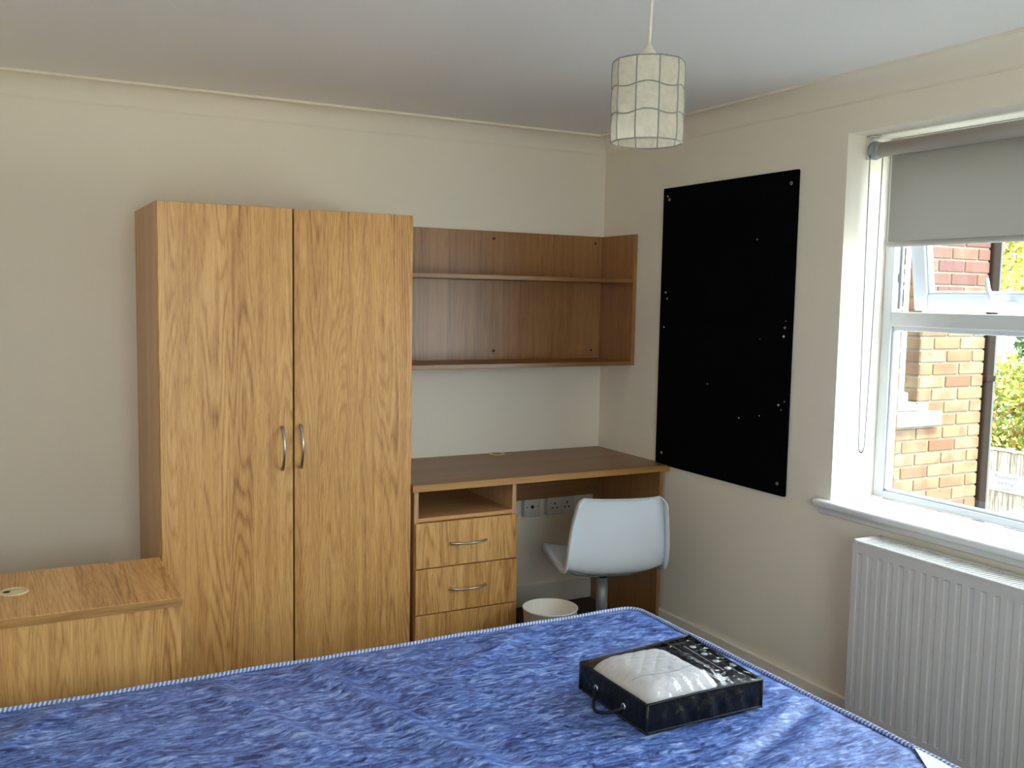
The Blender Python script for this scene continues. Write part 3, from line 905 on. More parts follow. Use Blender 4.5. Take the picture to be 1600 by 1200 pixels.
# ------------------------------------------------------------------ sockets under the desk
def socket(name, label, x0, x1, z0, z1, kind):
    t = thing(name, label, 'socket', ((x0 + x1) / 2, -0.02, z0))
    boxo('back_box', (x0, x1, -0.028, -0.0005, z0, z1), M['socket'], t, bevel=0.002)
    fp = boxo('face_plate', (x0 - 0.001, x1 + 0.001, -0.035, -0.028, z0 - 0.001, z1 + 0.001), M['socket'], t, bevel=0.002, seg=2)
    zc = (z0 + z1) / 2
    def slot(cx, cz, w, h):
        boxo('pin_slot', (cx - w / 2, cx + w / 2, -0.0356, -0.0345, cz - h / 2, cz + h / 2), M['black_plastic'], fp)
    if kind == 'double':
        for cx in ((x0 * 0.73 + x1 * 0.27), (x0 * 0.27 + x1 * 0.73)):
            slot(cx, zc + 0.011, 0.006, 0.011)
            slot(cx - 0.012, zc - 0.010, 0.010, 0.006)
            slot(cx + 0.012, zc - 0.010, 0.010, 0.006)
            boxo('rocker_switch', (cx - 0.026, cx - 0.018, -0.039, -0.034, zc + 0.008, zc + 0.024), M['socket'], fp, bevel=0.001)
    else:
        bm = bmesh.new()
        add_lathe(bm, [(0, -0.001), (0.0085, -0.001), (0.0085, 0.0005), (0, 0.0005)], ((x0 + x1) / 2, -0.035, zc + 0.004), axis='y', seg=20)
        obj('aerial_hole', bm, M['black_plastic'], fp)
        for s in (-0.030, 0.030):
            bm = bmesh.new()
            add_lathe(bm, [(0, -0.001), (0.0028, -0.001), (0.0028, 0.0005), (0, 0.0005)], ((x0 + x1) / 2 + s, -0.035, zc + 0.004), axis='y', seg=10)
            obj('screw', bm, M['tack'], fp)
socket('aerial_socket', 'small square aerial socket on the wall under the desk', -0.425, -0.339, 0.440, 0.524, 'single')
socket('power_socket', 'wide double power socket on the wall under the desk', -0.300, -0.153, 0.440, 0.524, 'double')

# ------------------------------------------------------------------ pinboard
PB = (-0.4854, -1.2796, 0.7454, 1.9471)
pb = thing('pinboard', 'large black felt pinboard fixed to the window wall', 'pinboard', (-0.008, (PB[0] + PB[1]) / 2, PB[2]))
boxo('felt_board', (-0.016, -0.0005, PB[1], PB[0], PB[2], PB[3]), M['black_felt'], pb, bevel=0.003, seg=2)
for (y, z) in ((-0.529, 1.897), (-1.252, 1.899), (-0.531, 0.799), (-1.246, 0.790)):
    bm = bmesh.new()
    add_lathe(bm, [(0.0035, 0.0), (0.0065, 0.0), (0.0065, -0.0015), (0.0035, -0.0015)], (-0.016, y, z), axis='x', seg=16, closed_prof=True)
    cup = obj('screw_cup', bm, M['steel'], pb)
    bm = bmesh.new()
    add_lathe(bm, [(0.0, -0.001), (0.0035, -0.001), (0.0035, 0.0)], (-0.016, y, z), axis='x', seg=10)
    obj('screw_head', bm, M['tack'], cup)
def pin(y, z, mat, label, r=0.0042):
    bm = bmesh.new()
    add_lathe(bm, [(0.0008, 0.006), (0.0008, 0.0), (r, 0.0), (r * 1.05, -0.0012), (r * 0.8, -0.003), (0.0, -0.0038)], (-0.016, y, z), axis='x', seg=12)
    o = obj('drawing_pin', bm, M[mat], None, loc=(-0.016, y, z))
    tag(o, label, 'pin', 'drawing pins in the black pinboard')
pin(-0.517, 1.912, 'yellow_pin', 'dull yellow pin at the top left corner of the pinboard', 0.0038)
pin(-0.525, 1.500, 'yellow_pin', 'upper yellow pin on the left edge of the black pinboard', 0.0048)
pin(-0.536, 1.473, 'yellow_pin', 'lower yellow pin on the left edge of the black pinboard', 0.0048)
pin(-0.520, 1.350, 'white_pin', 'lone pale pin on the left edge below two yellow ones', 0.0038)
pin(-1.251, 1.374, 'red_pin', 'pink pin near the right edge of the black pinboard', 0.0048)
pin(-1.247, 1.341, 'white_pin', 'pale pin directly below the pink pin on the pinboard', 0.0048)
pin(-1.256, 1.398, 'brown_pin', 'small brown pin directly above the pink pin', 0.0030)
pin(-1.235, 1.085, 'white_pin', 'pale pin leading the cluster low on the right edge', 0.0040)
pin(-1.266, 1.101, 'brown_pin', 'brown pin at the right end of the low cluster', 0.0032)
pin(-1.250, 1.068, 'brown_pin', 'lowest brown pin of the cluster near the right edge', 0.0030)
pin(-1.022, 1.011, 'white_pin', 'pale pin alone low in the middle of the pinboard', 0.0030)
pin(-1.136, 1.033, 'brown_pin', 'brown pin between the lone pale pin and the low cluster', 0.0030)
pin(-1.122, 1.326, 'brown_pin', 'tiny brown pin left of the pink pin on the pinboard', 0.0026)
pin(-0.825, 1.128, 'white_pin', 'tiny pale pin left of the middle of the pinboard', 0.0022)
pin(-1.085, 1.704, 'white_pin', 'tiny pale pin high on the upper half of pinboard', 0.0024)

# ------------------------------------------------------------------ pendant lamp
LX, LY = -1.417, -2.300
lp = thing('pendant_lamp', 'pendant lamp with a cylindrical capiz shell shade', 'lamp', (LX, LY, 1.781))
R0, H0, Z0 = 0.0705, 0.157, 1.781
NC, NR = 10, 3
ROT = 0.0
def shade_pt(a, z, r):
    return (LX + r * math.cos(a), LY + r * math.sin(a), z)
def seam_z(j, a):
    """height of ring j at angle a: inner rings ripple up and down"""
    z = Z0 + H0 * j / NR
    if 0 < j < NR:
        z += 0.0035 * math.sin((a - ROT) * NC / 2)
    return z
for i in range(NC):
    a0, a1 = ROT + 2 * math.pi * i / NC, ROT + 2 * math.pi * (i + 1) / NC
    for j in range(NR):
        bm = bmesh.new()
        def fn(u, v):
            a = a0 + (a1 - a0) * u
            z = seam_z(j, a) * (1 - v) + seam_z(j + 1, a) * v
            # between a flat facet and a round one, bulging a little
            rf = R0 * math.cos((a1 - a0) / 2) / math.cos(a - (a0 + a1) / 2)
            r = 0.55 * rf + 0.45 * R0 + 0.0016 * math.sin(math.pi * v)
            return shade_pt(a, z, r)
        add_grid(bm, 7, 5, fn)
        obj('shell_panel', bm, M['capiz'], lp)
bm = bmesh.new()
for j in range(NR + 1):
    pts = [shade_pt(ROT + 2 * math.pi * k / 80, seam_z(j, ROT + 2 * math.pi * k / 80),
                    R0 * (0.45 + 0.55 * math.cos(math.pi / NC) / math.cos(((k % 8) / 8 - 0.5) * 2 * math.pi / NC)) + 0.0004) for k in range(80)]
    add_tube(bm, pts, 0.0014, sides=6, closed=True)
for i in range(NC):
    a = ROT + 2 * math.pi * i / NC
    for j in range(NR):
        add_tube(bm, [shade_pt(a, seam_z(j, a) + (seam_z(j + 1, a) - seam_z(j, a)) * k / 4, R0 + 0.0006 + 0.0012 * math.sin(math.pi * k / 4)) for k in range(5)], 0.0014, sides=6)
obj('solder_frame', bm, M['lead'], lp)
bm = bmesh.new()
for k in range(3):
    a = 2 * math.pi * k / 3 + 0.4
    add_tube(bm, [(LX + 0.018 * math.cos(a), LY + 0.018 * math.sin(a), Z0 + H0 - 0.010), shade_pt(a, Z0 + H0, R0)], 0.0016, sides=6)
add_lathe(bm, [(0.018, -0.0015), (0.023, -0.0015), (0.023, 0.0015), (0.018, 0.0015)], (LX, LY, Z0 + H0 - 0.010), seg=20, closed_prof=True)
obj('shade_carrier', bm, M['lead'], lp)
bm = bmesh.new()
add_lathe(bm, [(0.0, -0.052), (0.0175, -0.052), (0.0185, -0.03), (0.019, 0.0), (0.0185, 0.010), (0.0150, 0.021), (0.008, 0.029), (0.005, 0.038), (0.0, 0.040)], (LX, LY, Z0 + H0 - 0.002), seg=24)
obj('lamp_holder', bm, M['cord'], lp)
bm = bmesh.new()
add_lathe(bm, [(0.0, -0.062), (0.012, -0.058), (0.024, -0.046), (0.029, -0.030), (0.026, -0.014), (0.016, 0.006), (0.013, 0.020), (0.0, 0.020)], (LX, LY, Z0 + H0 - 0.070), seg=24)
obj('bulb', bm, plain('frosted_bulb', lin(226, 222, 212), 0.4), lp)
bm = bmesh.new()
add_tube(bm, [(LX, LY, Z0 + H0 + 0.032), (LX + 0.002, LY, 2.02), (LX + 0.0035, LY, 2.08), (LX + 0.0025, LY, 2.15), (LX, LY, ZC - 0.012)], 0.0032, sides=10)
obj('flex', bm, M['cord'], lp)
bm = bmesh.new()
add_lathe(bm, [(0.0, -0.030), (0.008, -0.030), (0.030, -0.022), (0.038, -0.008), (0.039, 0.0), (0.0, 0.0)], (LX, LY, ZC), seg=28)
obj('ceiling_rose', bm, M['white_plastic'], lp)

# ------------------------------------------------------------------ bed
MX0, MX1, MY0, MY1, MZ, MB = -2.690, -0.785, -1.428, -2.790, 0.480, 0.270
bs = thing('bed_base', 'dark divan bed base under the blue mattress', 'bed', ((MX0 + MX1) / 2, (MY0 + MY1) / 2, 0))
boxo('base_box', (MX0 + 0.01, MX1 - 0.01, MY1 + 0.01, MY0 - 0.01, 0.05, MB), M['divan'], bs, bevel=0.012, seg=2)
for sx in (MX0 + 0.1, MX1 - 0.1):
    for sy in (MY0 - 0.1, MY1 + 0.1):
        bm = bmesh.new()
        add_lathe(bm, [(0.0, 0.0), (0.020, 0.0), (0.022, 0.05), (0.0, 0.05)], (sx, sy, 0), seg=14)
        obj('foot', bm, M['black_plastic'], bs)

mt = thing('mattress', 'blue marbled vinyl covered mattress with twisted rope edging', 'mattress', ((MX0 + MX1) / 2, (MY0 + MY1) / 2, MB))
rng = random.Random(4)
folds = [  # (x0,y0,x1,y1,height,width)
    (-1.866, -1.515, -1.70, -2.15, 0.013, 0.030), (-1.800, -1.530, -1.625, -2.12, -0.008, 0.026), (-1.749, -1.53, -1.585, -1.80, 0.008, 0.028),
    (-2.119, -1.54, -2.01, -1.83, 0.009, 0.030), (-2.06, -1.54, -1.96, -1.83, -0.005, 0.022), (-2.56, -1.60, -2.50, -1.52, 0.010, 0.04),
    (-0.899, -2.223, -1.25, -2.39, 0.006, 0.022), (-0.86, -2.262, -1.215, -2.42, -0.008, 0.018), (-0.82, -2.31, -1.176, -2.47, 0.005, 0.022),
    (-1.95, -1.96, -1.55, -2.30, 0.006, 0.035), (-1.25, -1.50, -1.50, -1.66, 0.006, 0.03), (-1.10, -1.47, -1.28, -1.72, -0.004, 0.025), (-2.40, -1.60, -2.25, -1.9, 0.005, 0.04)]
def fold_h(x, y):
    h = 0
    for x0, y0, x1, y1, a, w in folds:
        dx, dy = x1 - x0, y1 - y0
        t = ((x - x0) * dx + (y - y0) * dy) / (dx * dx + dy * dy)
        e = 0.0
        if t < 0: e = -t
        if t > 1: e = t - 1
        ln = math.hypot(dx, dy)
        px, py = x0 + dx * t, y0 + dy * t
        d = math.hypot(x - px, y - py)
        h += a * math.exp(-(d / w) ** 2 - (e * ln / 0.10) ** 2)
    h += 0.0022 * math.sin(7 * x + 3 * math.sin(5 * y)) * math.cos(9 * y + 2 * x)
    h += 0.0012 * math.sin(23 * x + 17 * y + 2 * math.sin(11 * y)) 
    return h
bm = bmesh.new()
NX, NY = 190, 136
def rr(x, y):
    """pull the plan corners in to a radius"""
    return x, y
def top_fn(u, v):
    x = MX0 + (MX1 - MX0) * u
    y = MY1 + (MY0 - MY1) * v
    e = min(x - MX0, MX1 - x, y - MY1, MY0 - y)
    k = min(1.0, e / 0.07)
    # rounded plan corner
    cr = 0.05
    cx = min(max(x, MX0 + cr), MX1 - cr); cy = min(max(y, MY1 + cr), MY0 - cr)
    ddx, ddy = x - cx, y - cy
    m_ = max(abs(ddx), abs(ddy)); q = math.hypot(ddx, ddy)
    if ddx and ddy and q > 0:
        x, y = cx + ddx * m_ / q, cy + ddy * m_ / q
    z = MZ - 0.007 * (1 - k) ** 2 + fold_h(x, y) * min(1, e / 0.05)
    return (x, y, z)
V = add_grid(bm, NX, NY, top_fn)
ring = [V[i][0] for i in range(NX)] + [V[NX - 1][j] for j in range(1, NY)] + [V[i][NY - 1] for i in range(NX - 2, -1, -1)] + [V[0][j] for j in range(NY - 2, 0, -1)]
c_ = Vector(((MX0 + MX1) / 2, (MY0 + MY1) / 2, 0))
prev = ring
for (z, off) in ((MZ - 0.022, 0.003), (MZ - 0.07, 0.010), (MB + 0.07, 0.010), (MB + 0.016, 0.003), (MB + 0.001, -0.012)):
    cur = []
    for v0 in ring:
        d = Vector((v0.co.x - c_.x, v0.co.y - c_.y, 0)); d.normalize()
        cur.append(bm.verts.new((v0.co.x + d.x * off, v0.co.y + d.y * off, z)))
    for k in range(len(ring)):
        f = bm.faces.new((prev[k], prev[(k + 1) % len(ring)], cur[(k + 1) % len(ring)], cur[k]))
        f.smooth = True
    prev = cur
bm.faces.new(prev)
cover = obj('cover', bm, M['mattress'], mt)
def rope_path(z, inset):
    x0, x1, y0, y1 = MX0 - inset, MX1 + inset, MY1 - inset, MY0 + inset
    r = 0.05
    P_ = []
    def arc(cx, cy, a0):
        for k in range(13):
            a = a0 + math.pi / 2 * k / 12
            P_.append(Vector((cx + r * math.cos(a), cy + r * math.sin(a), z)))
    arc(x1 - r, y1 - r, 0); arc(x0 + r, y1 - r, math.pi / 2); arc(x0 + r, y0 + r, math.pi); arc(x1 - r, y0 + r, 1.5 * math.pi)
    return P_
def rope(z, inset, mats, pitch=0.0105, r=0.0040, off=0.0030):
    P_ = rope_path(z, inset)
    P_.append(P_[0])
    # resample
    S = [0]
    for a, b_ in zip(P_, P_[1:]):
        S.append(S[-1] + (b_ - a).length)
    step = pitch / 6
    n = int(S[-1] / step)
    out = []
    k = 0
    for i in range(n):
        s = S[-1] * i / n
        while S[k + 1] < s: k += 1
        t = (s - S[k]) / (S[k + 1] - S[k])
        p = P_[k].lerp(P_[k + 1], t)
        d = (P_[k + 1] - P_[k]).normalized()
        out.append((p, Vector((d.y, -d.x, 0)), s))
    for ph, (nm, m) in enumerate(mats):
        bm = bmesh.new()
        wav = lambda s: 0.0016 * math.sin(s * 9) + 0.001 * math.sin(s * 23)
        pts = [p + nrm * (off * math.cos(2 * math.pi * s / pitch + ph * math.pi) + wav(s)) + Vector((0, 0, off * math.sin(2 * math.pi * s / pitch + ph * math.pi) + wav(s + 1))) for p, nrm, s in out]
        add_tube(bm, pts, r, sides=6, closed=True)
        obj(nm, bm, m, cover)
rope(MZ - 0.004, 0.004, (('rope_edging', M['rope_light']), ('rope_edging', M['rope_dark'])))
rope(MB + 0.006, 0.000, (('rope_edging', M['rope_light']), ('rope_edging', M['rope_dark'])))
# white lining that shows where the cover is pulled away
bm = bmesh.new()
def patch(u, v):
    a = Vector((-0.783, -2.500, 0)).lerp(Vector((-0.905, -2.680, 0)), u)
    b_ = Vector((-0.788, -2.502, 0)).lerp(Vector((-0.788, -2.690, 0)), u)
    p = a.lerp(b_, v)
    return (p.x, p.y, MZ + 0.004 + max(0, fold_h(p.x, p.y)) * 0.6 - 0.004 * v + 0.002 * math.sin(9 * u + 5 * v) * u)
add_grid(bm, 14, 8, patch)
obj('exposed_lining', bm, M['lining'], mt)

# ------------------------------------------------------------------ zip bag with the mattress protector
GX0, GX1, GY0, GY1 = -1.297, -0.955, -2.203, -1.918
GZ0, GZ1 = MZ + 0.003, MZ + 0.072
bag = thing('storage_bag', 'black vinyl storage bag with clear top lying on the mattress', 'bag', ((GX0 + GX1) / 2, (GY0 + GY1) / 2, GZ0))
def rim_z(x, y):
    u = max(0, min(1, (x - GX0) / (GX1 - GX0))); v = max(0, min(1, (y - GY0) / (GY1 - GY0)))
    return GZ1 + 0.018 * (u * v) ** 1.5 + 0.003 * math.sin(math.pi * u) * (1 - v)
def side(name, a, b_, nrm, seed):
    rs_ = random.Random(seed)
    ph = [rs_.uniform(0, 6.28) for _ in range(6)]
    bm = bmesh.new()
    A, B, NN = Vector(a), Vector(b_), Vector(nrm)
    def fn(u, v):
        p = A.lerp(B, u)
        edge = math.sin(math.pi * min(1, max(0, u))) ** 0.5 * math.sin(math.pi * v)
        w = 0.0030 * math.sin(26 * u + 2 * math.sin(5 * v + ph[0]) + ph[1]) + 0.002 * math.sin(47 * u + 4 * v + ph[2]) + 0.006
        if name == 'handle_side': w = 0.003
        p = p + NN * (w * edge)
        top = rim_z(p.x, p.y)
        return (p.x, p.y, GZ0 + (top - GZ0) * v)
    add_grid(bm, 60, 9, fn)
    return obj(name, bm, M['black_vinyl'], bag)
hs = side('handle_side', (GX0, GY1, 0), (GX0, GY0, 0), (-1, 0, 0), 1)
side('front_side', (GX0, GY0, 0), (GX1, GY0, 0), (0, -1, 0), 2)
side('right_side', (GX1, GY0, 0), (GX1, GY1, 0), (1, 0, 0), 3)
side('far_side', (GX1, GY1, 0), (GX0, GY1, 0), (0, 1, 0), 4)
boxo('bottom', (GX0 + 0.002, GX1 - 0.002, GY0 + 0.002, GY1 - 0.002, GZ0, GZ0 + 0.003), M['black_vinyl'], bag)
bm = bmesh.new()
cs = [(GX0, GY0), (GX1, GY0), (GX1, GY1), (GX0, GY1)]
for k in range(4):
    (xa, ya), (xb, yb) = cs[k], cs[(k + 1) % 4]
    add_tube(bm, [(xa + (xb - xa) * t / 10, ya + (yb - ya) * t / 10, rim_z(xa + (xb - xa) * t / 10, ya + (yb - ya) * t / 10)) for t in range(11)], 0.0034, sides=8)
    add_tube(bm, [(xa + (xb - xa) * t / 10, ya + (yb - ya) * t / 10, GZ0 + 0.003) for t in range(11)], 0.0032, sides=8)
    add_tube(bm, [(xa, ya, GZ0), (xa, ya, rim_z(xa, ya))], 0.0032, sides=8)
obj('edge_piping', bm, M['black_piping'], bag)
for y in (-1.998, -2.116):
    bm = bmesh.new()
    add_lathe(bm, [(0.0045, -0.0035), (0.0072, -0.0035), (0.0076, 0.0), (0.0045, 0.0)], (GX0 - 0.0028, y, GZ0 + 0.034), axis='x', seg=18, closed_prof=True)
    obj('eyelet', bm, M['ring_white'], hs)
bm = bmesh.new()
hp = []
for k in range(17):
    t = k / 16
    hp.append((GX0 - 0.004 - 0.038 * math.sin(math.pi * t), -1.998 - 0.118 * t, GZ0 + 0.034 - 0.028 * math.sin(math.pi * t) ** 0.6))
add_tube(bm, hp, 0.0042, sides=8)
obj('carry_handle', bm, M['black_piping'], hs)
def lump(x, y):
    """top surface of the folded protector"""
    u = (x - (GX0 + 0.006)) / 0.235
    v = (y - (GY0 + 0.004)) / 0.268
    if not (0 <= u <= 1 and 0 <= v <= 1):
        return 0.0
    return (max(0.0, 1 - abs(2 * u - 1) ** 5.5) * max(0.0, 1 - abs(2 * v - 1) ** 6)) ** 0.6
# card
bm = bmesh.new()
add_grid(bm, 10, 10, lambda u, v: (-1.10 + 0.138 * u, GY0 + 0.012 + 0.258 * v, rim_z(-1.10 + 0.138 * u, GY0 + 0.012 + 0.258 * v) - 0.004))
r_ = bmesh.ops.solidify(bm, geom=list(bm.faces), thickness=0.0012)
card = obj('printed_card', bm, M['card'], bag)
def text_part(body, size, loc, rotz, mat, parent, name='lettering', rot=None):
    cu = bpy.data.curves.new('txt', 'FONT')
    cu.body = body; cu.size = size; cu.extrude = 0.0002; cu.align_x = 'CENTER'; cu.align_y = 'CENTER'; cu.resolution_u = 2
    to = bpy.data.objects.new('txt', cu)
    COL.objects.link(to)
    bpy.context.view_layer.update()
    dg = bpy.context.evaluated_depsgraph_get()
    me = bpy.data.meshes.new_from_object(to.evaluated_get(dg))
    bpy.data.objects.remove(to); bpy.data.curves.remove(cu)
    mtx = Matrix.Translation(loc) @ (rot if rot is not None else Matrix.Rotation(rotz, 4, 'Z'))
    me.transform(mtx)
    bm = bmesh.new(); bm.from_mesh(me); bpy.data.meshes.remove(me)
    return obj(name, bm, mat, parent, recalc=False)
M['card_ink'] = plain('card_white_ink', lin(214, 216, 220), 0.5)
def card_z(x, y):
    return rim_z(x, y) - 0.0026
text_part('MATTRESS', 0.014, (-1.050, -2.135, card_z(-1.05, -2.10)), math.pi / 2, M['card_ink'], card)
text_part('PROTECTOR', 0.013, (-1.027, -2.060, card_z(-1.027, -2.02)), math.pi / 2, M['card_ink'], card)
bm = bmesh.new()
add_tube(bm, [(-1.0005, -2.115 + 0.016 * k, card_z(-1.0005, -2.115 + 0.016 * k) - 0.0004) for k in range(11)], 0.0007, sides=6)
obj('printed_line', bm, M['card_ink'], card)
for k in range(4):
    bm = bmesh.new()
    add_lathe(bm, [(0, 0), (0.0088, 0), (0.0088, 0.0004), (0, 0.0004)], (-0.983, -1.972 - 0.046 * k, card_z(-0.983, -1.972 - 0.046 * k) - 0.0006), seg=24)
    obj('round_symbol', bm, M['card_ink'], card)
# clear film
bm = bmesh.new()
def film_z(x, y):
    u = (x - GX0) / (GX1 - GX0); v = (y - GY0) / (GY1 - GY0)
    e = min(u, 1 - u, v, 1 - v)
    base = rim_z(x, y) + 0.002 + 0.006 * min(1, e / 0.12)
    h = 0.0
    for dx, dy in ((0, 0), (0.02, 0), (-0.02, 0), (0, 0.02), (0, -0.02)):
        h += lump(x + dx, y + dy)
    h /= 5
    return base + 0.034 * h * min(1, e / 0.08) + 0.0022 * math.sin(70 * u + 5 * math.sin(5 * v)) * max(0, 1 - v * 2.2) * min(1, e / .04) + 0.0010 * math.sin(40 * (u + 2 * v)) * min(1, e / .05)
add_grid(bm, 70, 60, lambda u, v: (GX0 + (GX1 - GX0) * u, GY0 + (GY1 - GY0) * v, film_z(GX0 + (GX1 - GX0) * u, GY0 + (GY1 - GY0) * v)))
obj('clear_film', bm, M['film'], bag)
# folded protector inside
pr = thing('mattress_protector', 'folded white quilted mattress protector inside the clear bag', 'bedding', (GX0 + 0.12, -2.07, GZ0 + 0.004))
bm = bmesh.new()
x0_, x1_, y0_, y1_ = GX0 + 0.006, GX0 + 0.241, GY0 + 0.004, GY0 + 0.272
def pad_top(u, v):
    x = x0_ + (x1_ - x0_) * u; y = y0_ + (y1_ - y0_) * v
    q = lump(x, y)
    crease = 0.0016 * (abs(math.sin(18 * (u + v))) ** 0.4 + abs(math.sin(18 * (u - v))) ** 0.4 - 1.2)
    return (x, y, GZ0 + 0.028 + (0.070 + crease) * q)
V = add_grid(bm, 70, 70, pad_top)
n = 70
ring = [V[i][0] for i in range(n)] + [V[n - 1][j] for j in range(1, n)] + [V[i][n - 1] for i in range(n - 2, -1, -1)] + [V[0][j] for j in range(n - 2, 0, -1)]
low = [bm.verts.new((v.co.x, v.co.y, GZ0 + 0.005)) for v in ring]
for k in range(len(ring)):
    bm.faces.new((ring[k], ring[(k + 1) % len(ring)], low[(k + 1) % len(ring)], low[k]))
bm.faces.new(low)
obj('quilted_pad', bm, M['quilt'], pr)
bm = bmesh.new()
add_tube(bm, [pad_top(0.985 - 0.0 * t, t) for t in [k / 30 for k in range(3, 28)]], 0.0016, sides=6)
sp = []
for k in range(25):
    t = k / 24
    x, y, z = pad_top(0.10 + 0.84 * t, 0.36 - 0.10 * math.sin(math.pi * t) + 0.02 * t)
    sp.append((x, y, z + 0.0004))
add_tube(bm, sp, 0.0014, sides=6)
obj('bound_seam', bm, plain('seam_thread', lin(186, 184, 190), 0.8), pr)

# ------------------------------------------------------------------ swivel chair
CHX, CHY, CHR = -0.393, -0.655, -0.26
ch = thing('swivel_chair', 'white plastic shell swivel chair pushed under the desk', 'chair', (CHX, CHY, 0), CHR)
prof = [(0.212, 0.380, 0.165), (0.208, 0.395, 0.190), (0.172, 0.405, 0.206), (0.100, 0.399, 0.210), (0.025, 0.385, 0.208), (-0.045, 0.371, 0.206), (-0.105, 0.366, 0.205),
        (-0.150, 0.376, 0.205), (-0.178, 0.402, 0.205), (-0.193, 0.450, 0.204), (-0.201, 0.51, 0.201), (-0.209, 0.575, 0.194), (-0.219, 0.63, 0.186), (-0.230, 0.67, 0.178), (-0.236, 0.688, 0.170), (-0.240, 0.698, 0.155)]
def cat(ps, t):
    n = len(ps) - 1
    x = t * n
    i = min(int(x), n - 1); f = x - i
    P0, P1, P2, P3 = (ps[max(i - 1, 0)], ps[i], ps[i + 1], ps[min(i + 2, n)])
    return [0.5 * ((2 * b) + (-a + c) * f + (2 * a - 5 * b + 4 * c - d) * f * f + (-a + 3 * b - 3 * c + d) * f ** 3) for a, b, c, d in zip(P0, P1, P2, P3)]
NU, NV = 65, 33
def shell_pt(s, t):
    y, z, hw = cat(prof, s)
    q = cat(prof, min(1, s + 0.004)); w_ = cat(prof, max(0, s - 0.004))
    d = Vector((0, q[0] - w_[0], q[1] - w_[1])).normalized()
    nrm = Vector((0, d.z, -d.y)) # inward side (towards sitter)
    if nrm.dot(Vector((0, 0.5, 0.5))) < 0: nrm = -nrm
    a = t * 2 - 1
    wrap = 0.030 * abs(a) ** 2.6
    if s < 0.3: wrap *= (0.35 + 0.65 * s / 0.3)
    if s > 0.62:
        nrm = Vector((0, nrm.y, nrm.z * max(0.0, 1 - (s - 0.62) / 0.2))).normalized()
    p = Vector((a * hw, y, z)) + nrm * wrap
    return p
def shell_nrm(s):
    q = cat(prof, min(1, s + 0.004)); w_ = cat(prof, max(0, s - 0.004))
    d = Vector((0, q[0] - w_[0], q[1] - w_[1])).normalized()
    nrm = Vector((0, d.z, -d.y))
    if nrm.dot(Vector((0, 0.5, 0.5))) < 0: nrm = -nrm
    return nrm
bm = bmesh.new()
add_grid(bm, NU, NV, lambda s, t: shell_pt(s, t))
bmesh.ops.recalc_face_normals(bm, faces=list(bm.faces))
me = bpy.data.meshes.new('seat_shell')
bm.to_mesh(me); bm.free()
shell = bpy.data.objects.new('seat_shell', me)
COL.objects.link(shell); shell.parent = ch
me.materials.append(M['white_plastic'])
md = shell.modifiers.new('thick', 'SOLIDIFY'); md.thickness = 0.005; md.offset = 0
# rolled flange around the whole rim, turned away from the sitter
rim = [(i / (NU - 1), 0.0) for i in range(NU)] + [(1.0, j / (NV - 1)) for j in range(1, NV)] + [(i / (NU - 1), 1.0) for i in range(NU - 2, -1, -1)] + [(0.0, j / (NV - 1)) for j in range(NV - 2, 0, -1)]
bm = bmesh.new()
rows = []
for (s, t) in rim:
    p = shell_pt(s, t); nr = shell_nrm(s)
    o_ = Vector((1 if t > 0.5 else -1, 0, 0)) if t in (0.0, 1.0) else Vector((0, 0, 0))
    w = 0.036 if t in (0.0, 1.0) else 0.012
    if t in (0.0, 1.0):
        w *= (0.45 + 0.55 * min(1, s / 0.15) * min(1.0, (1 - s) / 0.10)) * (1 - 0.45 * math.exp(-((s - 0.44) / 0.10) ** 2))
    rows.append([bm.verts.new(p + nr * 0.0025), bm.verts.new(p + o_ * 0.004 + nr * 0.001), bm.verts.new(p + o_ * 0.006 - nr * w), bm.verts.new(p + o_ * 0.002 - nr * w), bm.verts.new(p - o_ * 0.0 - nr * 0.0025)])
for k in range(len(rows)):
    A, B = rows[k], rows[(k + 1) % len(rows)]
    for q in range(5):
        f = bm.faces.new((A[q], A[(q + 1) % 5], B[(q + 1) % 5], B[q])); f.smooth = True
obj('rim_flange', bm, M['white_plastic'], ch, shift=False)
bm = bmesh.new()
add_lathe(bm, [(0.0, 0.0), (0.022, 0.0), (0.022, 0.036), (0.0, 0.036)], (0, 0, 0.318), seg=20)
obj('gas_lift_collar', bm, M['black_plastic'], ch, shift=False)
bm = bmesh.new()
add_box(bm, -0.09, 0.09, -0.10, 0.09, 0.350, 0.358, bevel=0.003)
add_tube(bm, [(-0.175, -0.06, 0.380), (-0.14, -0.075, 0.362), (-0.08, -0.08, 0.354), (0.08, -0.08, 0.354), (0.14, -0.075, 0.362), (0.175, -0.06, 0.380)], 0.008, sides=8)
obj('seat_plate', bm, M['grey_metal'], ch, shift=False)
bm = bmesh.new()
add_lathe(bm, [(0.0, 0.0), (0.0245, 0.0), (0.0245, 0.215), (0.0, 0.215)], (0, 0, 0.105), seg=24)
obj('pedestal_tube', bm, M['grey_metal'], ch, shift=False)
bm = bmesh.new()
add_lathe(bm, [(0.0, 0.0), (0.035, 0.0), (0.035, 0.045), (0.026, 0.05), (0.0, 0.05)], (0, 0, 0.062), seg=20)
obj('base_hub', bm, M['grey_metal'], ch, shift=False)
for k in range(4):
    a = math.radians(20 + 90 * k)
    bm = bmesh.new()
    add_tube(bm, [(0.02 * math.cos(a), 0.02 * math.sin(a), 0.085), (0.12 * math.cos(a), 0.12 * math.sin(a), 0.066), (0.20 * math.cos(a), 0.20 * math.sin(a), 0.032)], [0.017, 0.014, 0.011], sides=10)
    lg = obj('leg', bm, M['grey_metal'], ch, shift=False)
    bm = bmesh.new()
    add_lathe(bm, [(0.0, 0.0), (0.017, 0.0), (0.019, 0.008), (0.012, 0.024), (0.0, 0.028)], (0.197 * math.cos(a), 0.197 * math.sin(a), 0.001), seg=14)
    obj('glide', bm, M['black_plastic'], lg, shift=False)

